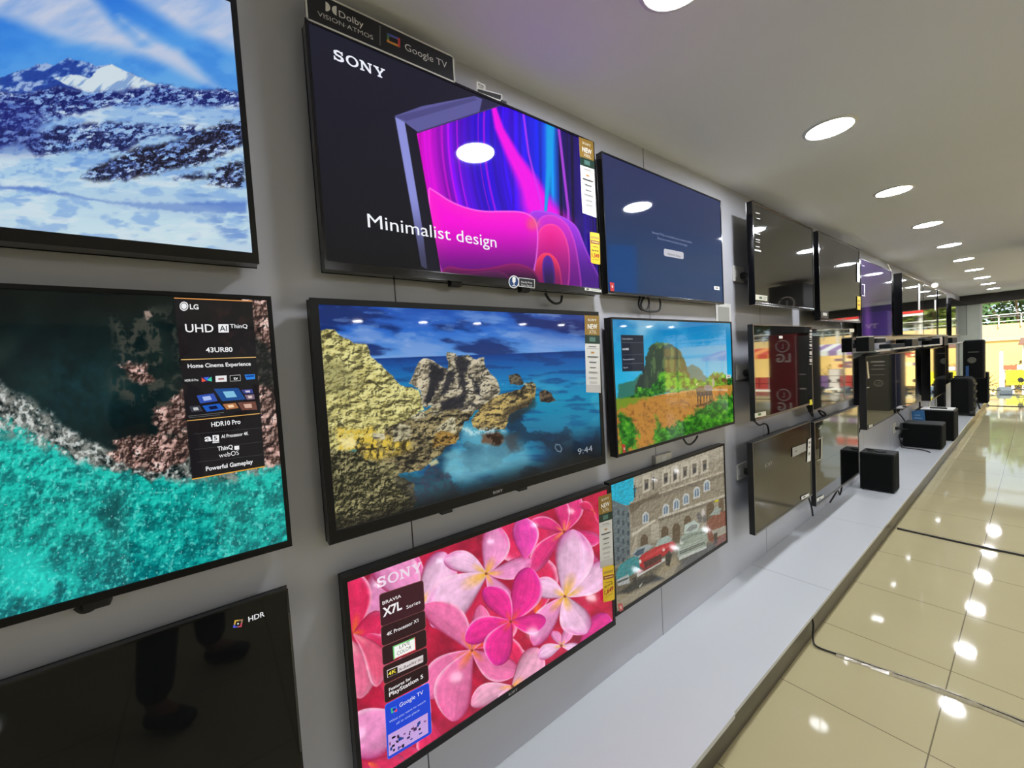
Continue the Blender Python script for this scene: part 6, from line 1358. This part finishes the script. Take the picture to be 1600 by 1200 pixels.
def stall(label, x, y, w_, c1, c2, seed):
    rr = random.Random(seed); t = thing('market_stall', label, 'stall', (x, y, -.9), 'street stalls seen mirrored')
    for sx in (0, 1):
        for sy in (0, 1): MB().cyl((x + sx * w_, y + sy * 1.4, -.9), (x + sx * w_, y + sy * 1.4, 1.5 - .2 * (1 - sy)), .03).build('post', m_alu, t)
    k = MB(); n = 8
    for i in range(n):
        k.m(c1 if i % 2 else c2); a, b = x - .1 + (w_ + .2) * i / n, x - .1 + (w_ + .2) * (i + 1) / n
        k.prism([(y - .2, 1.27), (y + 1.5, 1.52), (y + 1.5, 1.54), (y - .2, 1.29)], 0, a, b); k.box(a, b, y - .21, y - .19, 1.12, 1.29)
    k.build('canopy', None, t)
    MB().box(x, x + w_, y, y + 1.1, -.15, -.1).build('table_top', m_white, t)
    g = MB()
    for i in range(int(w_ / .34)):
        g.m((mat('crate_red', (170, 50, 44), .7), mat('crate_white', (214, 206, 200), .7), mat('crate_violet', (110, 80, 130), .7), mat('crate_orange', (226, 140, 50), .7))[rr.randrange(4)])
        for j in range(rr.randrange(1, 4)): g.box(x + .03 + i * .34, x + .33 + i * .34, y + .1, y + .5, -.1 + j * .24, .12 + j * .24)
    g.build('goods', None, t)
stall('street stall with red and orange canopy, mirrored in the red-box screen', 5.3, 17.5, 2.6, mat('canopy_red', (206, 74, 50), .7), mat('canopy_orange', (240, 150, 80), .7), 1)
stall('street stall with violet and white canopy, mirrored in the sunny-street screen', 2.9, 18.3, 1.9, mat('canopy_violet', (140, 110, 160), .7), m_white, 2)
# parked scooters: only the bars and mirrors rise above the floor edge
m_scb = [mat('scooter_grey', (84, 90, 98), .35), mat('scooter_blue_grey', (90, 104, 120), .35), mat('scooter_dark', (50, 52, 56), .35)]
def scooter(label, x, y, m, rz):
    t = thing('scooter', label, 'scooter', (x, y, -.9), 'scooters parked below the shop floor')
    def B(mb, name, mm, **k): o = mb.build(name, mm, None, **k); o.parent = t
    g = -.0
    B(MB().ring((0, -.62, .24), (1, 0, 0), [(.24, -.04), (.24, .04), (.13, .045), (.13, -.045), (.24, -.04)], 20), 'front_wheel', m_back)
    B(MB().ring((0, .60, .24), (1, 0, 0), [(.24, -.05), (.24, .05), (.13, .055), (.13, -.055), (.24, -.05)], 20), 'rear_wheel', m_back)
    B(MB().prism([(-.42, .30), (-.30, .26), (.10, .26), (.20, .5), (.75, .62), (.80, .72), (.15, .70), (0.0, .36), (-.32, .36), (-.42, .86), (-.52, .92), (-.50, .6)], 0, -.14, .14), 'body_panel', m, bevel=.03)
    B(MB().box(-.13, .13, .12, .74, .70, .79), 'seat', m_back, bevel=.03)
    B(MB().cyl((0, -.62, .24), (0, -.46, .95), .025), 'fork', m_back)
    B(MB().tube([(-.34, -.34, 1.02), (-.2, -.42, .98), (0, -.46, .95), (.2, -.42, .98), (.34, -.34, 1.02)], .016), 'handlebar', m_back)
    B(MB().prism([(-.56, .86), (-.40, .88), (-.38, 1.02), (-.48, 1.06), (-.58, .98)], 0, -.11, .11), 'headlamp_cowl', m, bevel=.02)
    for s_ in (-1, 1):
        k = MB().tube([(s_ * .24, -.42, .99), (s_ * .28, -.44, 1.10), (s_ * .30, -.44, 1.18)], .006)
        B(k, 'mirror_stem', m_back)
        B(MB().ring((s_ * .31, -.44, 1.23), (0, 1, 0), [(0, -.008), (.05, -.006), (.055, .004), (0, .012)], 14), 'mirror', m_back)
    t.rotation_euler = (0, 0, rz)
for i, (x, m, rz) in enumerate(((.30, 0, .5), (.86, 1, .5), (1.42, 2, .5), (2.0, 1, .5), (2.7, 0, .5), (3.4, 2, .5), (4.3, 1, .5))):
    scooter(('leftmost grey scooter parked just below the floor edge', 'blue-grey scooter parked second from the left below the floor edge', 'dark scooter parked just past the right edge, third in the line', 'blue-grey scooter past the right edge, fourth in the line', 'grey scooter past the right edge, fifth in the line', 'dark scooter past the right edge, sixth in the line', 'blue-grey scooter past the right edge, last in the line')[i], x, 16.75, m_scb[m], rz)

# ------------------------------------------------------------------ the person taking the photograph (mirrored in the dark screens)
m_skin = mat('skin', (150, 104, 80), .5); m_trous = mat('dark_trousers', (26, 28, 34), .85); m_shirt = mat('dark_shirt', (44, 50, 62), .85); m_shoe = mat('black_shoe', (16, 16, 17), .5); m_hair = mat('black_hair', (14, 12, 11), .7)
PX_, PY_ = 1.46, -0.17
per = thing('person', 'person in dark shirt and trousers standing behind the viewpoint, arms raised, seen only mirrored', 'person', (PX_, PY_, 0))
ang = math.atan2(1.0, -0.62)   # faces the wall, turned a little down the aisle
fw = Vector((math.cos(ang), math.sin(ang), 0)); sdv = Vector((-fw.y, fw.x, 0))   # forward, left
def W(f, l, z): return Vector((PX_, PY_, 0)) + fw * f + sdv * l + Vector((0, 0, z))
def ensure_skin(me):
    import bmesh
    bm = bmesh.new(); bm.from_mesh(me); bm.verts.layers.skin.verify(); bm.to_mesh(me); bm.free()
def skin(name, pts, edges, radii, m, root=0, parent=per, sub=2):
    me = bpy.data.meshes.new(name); me.from_pydata([tuple(W(*p)) for p in pts], edges, [])
    ensure_skin(me); me.materials.append(m)
    o = link(name, me, parent); sk = me.skin_vertices[0].data
    for i, r in enumerate(radii):
        sk[i].radius = r if isinstance(r, tuple) else (r, r); sk[i].use_root = (i == root)
    md = o.modifiers.new('skin', 'SKIN'); md.use_smooth_shade = True
    ob = o.modifiers.new('sub', 'SUBSURF'); ob.levels = sub; ob.render_levels = sub
    return o
# body: one continuous surface from feet to head, arms raised in front holding the view
body = [(0, 0, .94), (0, .10, .88), (.02, .15, .50), (-.01, .19, .09), (.12, .21, .04),
        (0, -.10, .88), (.02, -.15, .50), (-.01, -.19, .09), (.12, -.21, .04),
        (0, 0, 1.10), (.0, 0, 1.30), (0, 0, 1.41), (.01, 0, 1.49), (.02, 0, 1.56), (.02, 0, 1.60),
        (.0, .17, 1.40), (.06, .24, 1.16), (.26, .17, 1.30), (.0, -.17, 1.40), (.06, -.24, 1.16), (.26, -.17, 1.30)]
edges = [(0, 1), (1, 2), (2, 3), (3, 4), (0, 5), (5, 6), (6, 7), (7, 8), (0, 9), (9, 10), (10, 11), (11, 12), (12, 13), (13, 14), (11, 15), (15, 16), (16, 17), (11, 18), (18, 19), (19, 20)]
rad = [(.13, .10), .085, .06, .04, .032, .085, .06, .04, .032, (.14, .10), (.16, .11), (.11, .08), .045, .046, .046, .058, .042, .028, .058, .042, .028]
skin('body', body, edges, rad, m_skin)
skin('trousers', [(0, 0, .98), (0, 0, .92), (0, .10, .86), (.02, .15, .50), (-.01, .19, .10), (0, -.10, .86), (.02, -.15, .50), (-.01, -.19, .10)], [(0, 1), (1, 2), (2, 3), (3, 4), (1, 5), (5, 6), (6, 7)], [(.155, .12), (.15, .12), .10, .078, .066, .10, .078, .066], m_trous)
skin('shirt', [(0, 0, .82), (0, 0, .94), (0, 0, 1.12), (0, 0, 1.30), (0, 0, 1.42), (0, .18, 1.39), (.03, .22, 1.26), (0, -.18, 1.39), (.03, -.22, 1.26)], [(0, 1), (1, 2), (2, 3), (3, 4), (4, 5), (5, 6), (4, 7), (7, 8)], [(.19, .15), (.19, .15), (.165, .125), (.18, .13), (.12, .09), .075, .07, .075, .07], m_shirt)
for s_ in (-1, 1):
    skin('shoe', [(-.05, s_ * .19, .05), (.06, s_ * .20, .05), (.16, s_ * .215, .035)], [(0, 1), (1, 2)], [(.045, .045), (.05, .045), (.045, .03)], m_shoe, sub=2)
    # hand: palm and five bent fingers
    b = [(.26, s_ * .17, 1.30), (.31, s_ * .145, 1.345), (.34, s_ * .13, 1.38)]
    e = [(0, 1), (1, 2)]; r = [.026, (.034, .018), (.036, .016)]
    for k in range(4):
        u = (k - 1.5) * .018; n0 = len(b); L = (.85, 1.0, .95, .75)[k]
        b += [(.355 + u * .3, s_ * (.122 - u * .4), 1.40 + u * .9), (.372 + u * .3, s_ * (.122 - .035 * L - u * .4), 1.41 + u * .9), (.366 + u * .3, s_ * (.122 - .062 * L - u * .4), 1.405 + u * .9)]
        e += [(2, n0), (n0, n0 + 1), (n0 + 1, n0 + 2)]; r += [.010, .009, .008]
    n0 = len(b); b += [(.315, s_ * .115, 1.375), (.322, s_ * .09, 1.40), (.325, s_ * .075, 1.42)]; e += [(1, n0), (n0, n0 + 1), (n0 + 1, n0 + 2)]; r += [.012, .010, .009]
    skin('hand', b, e, r, m_skin, sub=1)
# head with a face, and hair
HC = (.03, 0, 1.625)
def head_pt(th, ph, k=1.0):
    """direction th (0 = straight ahead), ph (elevation) -> point of the head"""
    f, l, u = math.cos(ph) * math.cos(th), math.cos(ph) * math.sin(th), math.sin(ph)
    w_ = .076 * (1 - .32 * max(0, -u) ** 1.2); dpt = .096 * (1 - .10 * max(0, -u)); hh = .118
    x = dpt * f; y = w_ * l; z = hh * u
    if f > 0:
        x *= 1 - .06 * f
        g = lambda cy, cz, sy, sz: math.exp(-((y - cy) / sy) ** 2 - ((z - cz) / sz) ** 2)
        x += .024 * g(0, -.020, .010, .016) + .012 * g(0, .0, .007, .02) - .011 * (g(.030, .008, .013, .010) + g(-.030, .008, .013, .010)) + .006 * (g(.03, .026, .018, .007) + g(-.03, .026, .018, .007))
        x += .007 * g(0, -.050, .020, .004) + .007 * g(0, -.061, .018, .004) + .009 * g(0, -.092, .018, .014)
    return (HC[0] + x * k, HC[1] + y * k, HC[2] + z * k)
def head_mesh(name, m, cond=None, k=1.0, n=56, r_=40):
    V = []; F = []; idx = {}
    for j in range(r_ + 1):
        for i in range(n):
            idx[i, j] = len(V); V.append(tuple(W(*head_pt(2 * math.pi * i / n, -math.pi / 2 + math.pi * j / r_, k))))
    for j in range(r_):
        for i in range(n):
            th = 2 * math.pi * (i + .5) / n; th = th - 2 * math.pi if th > math.pi else th; ph = -math.pi / 2 + math.pi * (j + .5) / r_
            if cond is None or cond(th, ph): F.append((idx[i, j], idx[(i + 1) % n, j], idx[(i + 1) % n, j + 1], idx[i, j + 1]))
    o = MB().add(V, F).build(name, m, per, smooth=True); return o
hd = head_mesh('head', m_skin)
hr = head_mesh('hair', m_hair, lambda th, ph: ph > .62 - .0 * abs(th) or (abs(th) > 1.25 and ph > .62 - (abs(th) - 1.25) * 1.1 and ph > -.5), 1.075)
sm = hr.modifiers.new('solidify', 'SOLIDIFY'); sm.thickness = .010; sm.offset = -1
for s_ in (-1, 1):
    e = MB(); cx_ = W(HC[0] + .074, s_ * .030, HC[2] + .008)
    e.m(mat('eye_white', (220, 216, 210), .2)).ring(cx_, fw, [(.0115, -.004), (.0105, .002), (.006, .0065)], 14).m(mat('eye_iris', (40, 26, 18), .2)).ring(cx_, fw, [(.006, .0065), (.0, .0080)], 14)
    e.build('eye', None, per, smooth=True)
    MB().ring(W(HC[0] - .005, s_ * .074, HC[2] - .004), sdv * s_, [(0, .004), (.020, .002), (.024, .010), (.016, .014), (0, .007)], 14).build('ear', m_skin, per, smooth=True)
    MB().tube([W(HC[0] + .084, s_ * .017, HC[2] + .026), W(HC[0] + .085, s_ * .032, HC[2] + .030), W(HC[0] + .074, s_ * .046, HC[2] + .026)], .0028).build('eyebrow', m_hair, per)
MB().tube([W(HC[0] + .082, -.019, HC[2] - .056), W(HC[0] + .089, 0, HC[2] - .055), W(HC[0] + .082, .019, HC[2] - .056)], .0032).build('mouth', mat('lips', (120, 66, 60), .5), per)
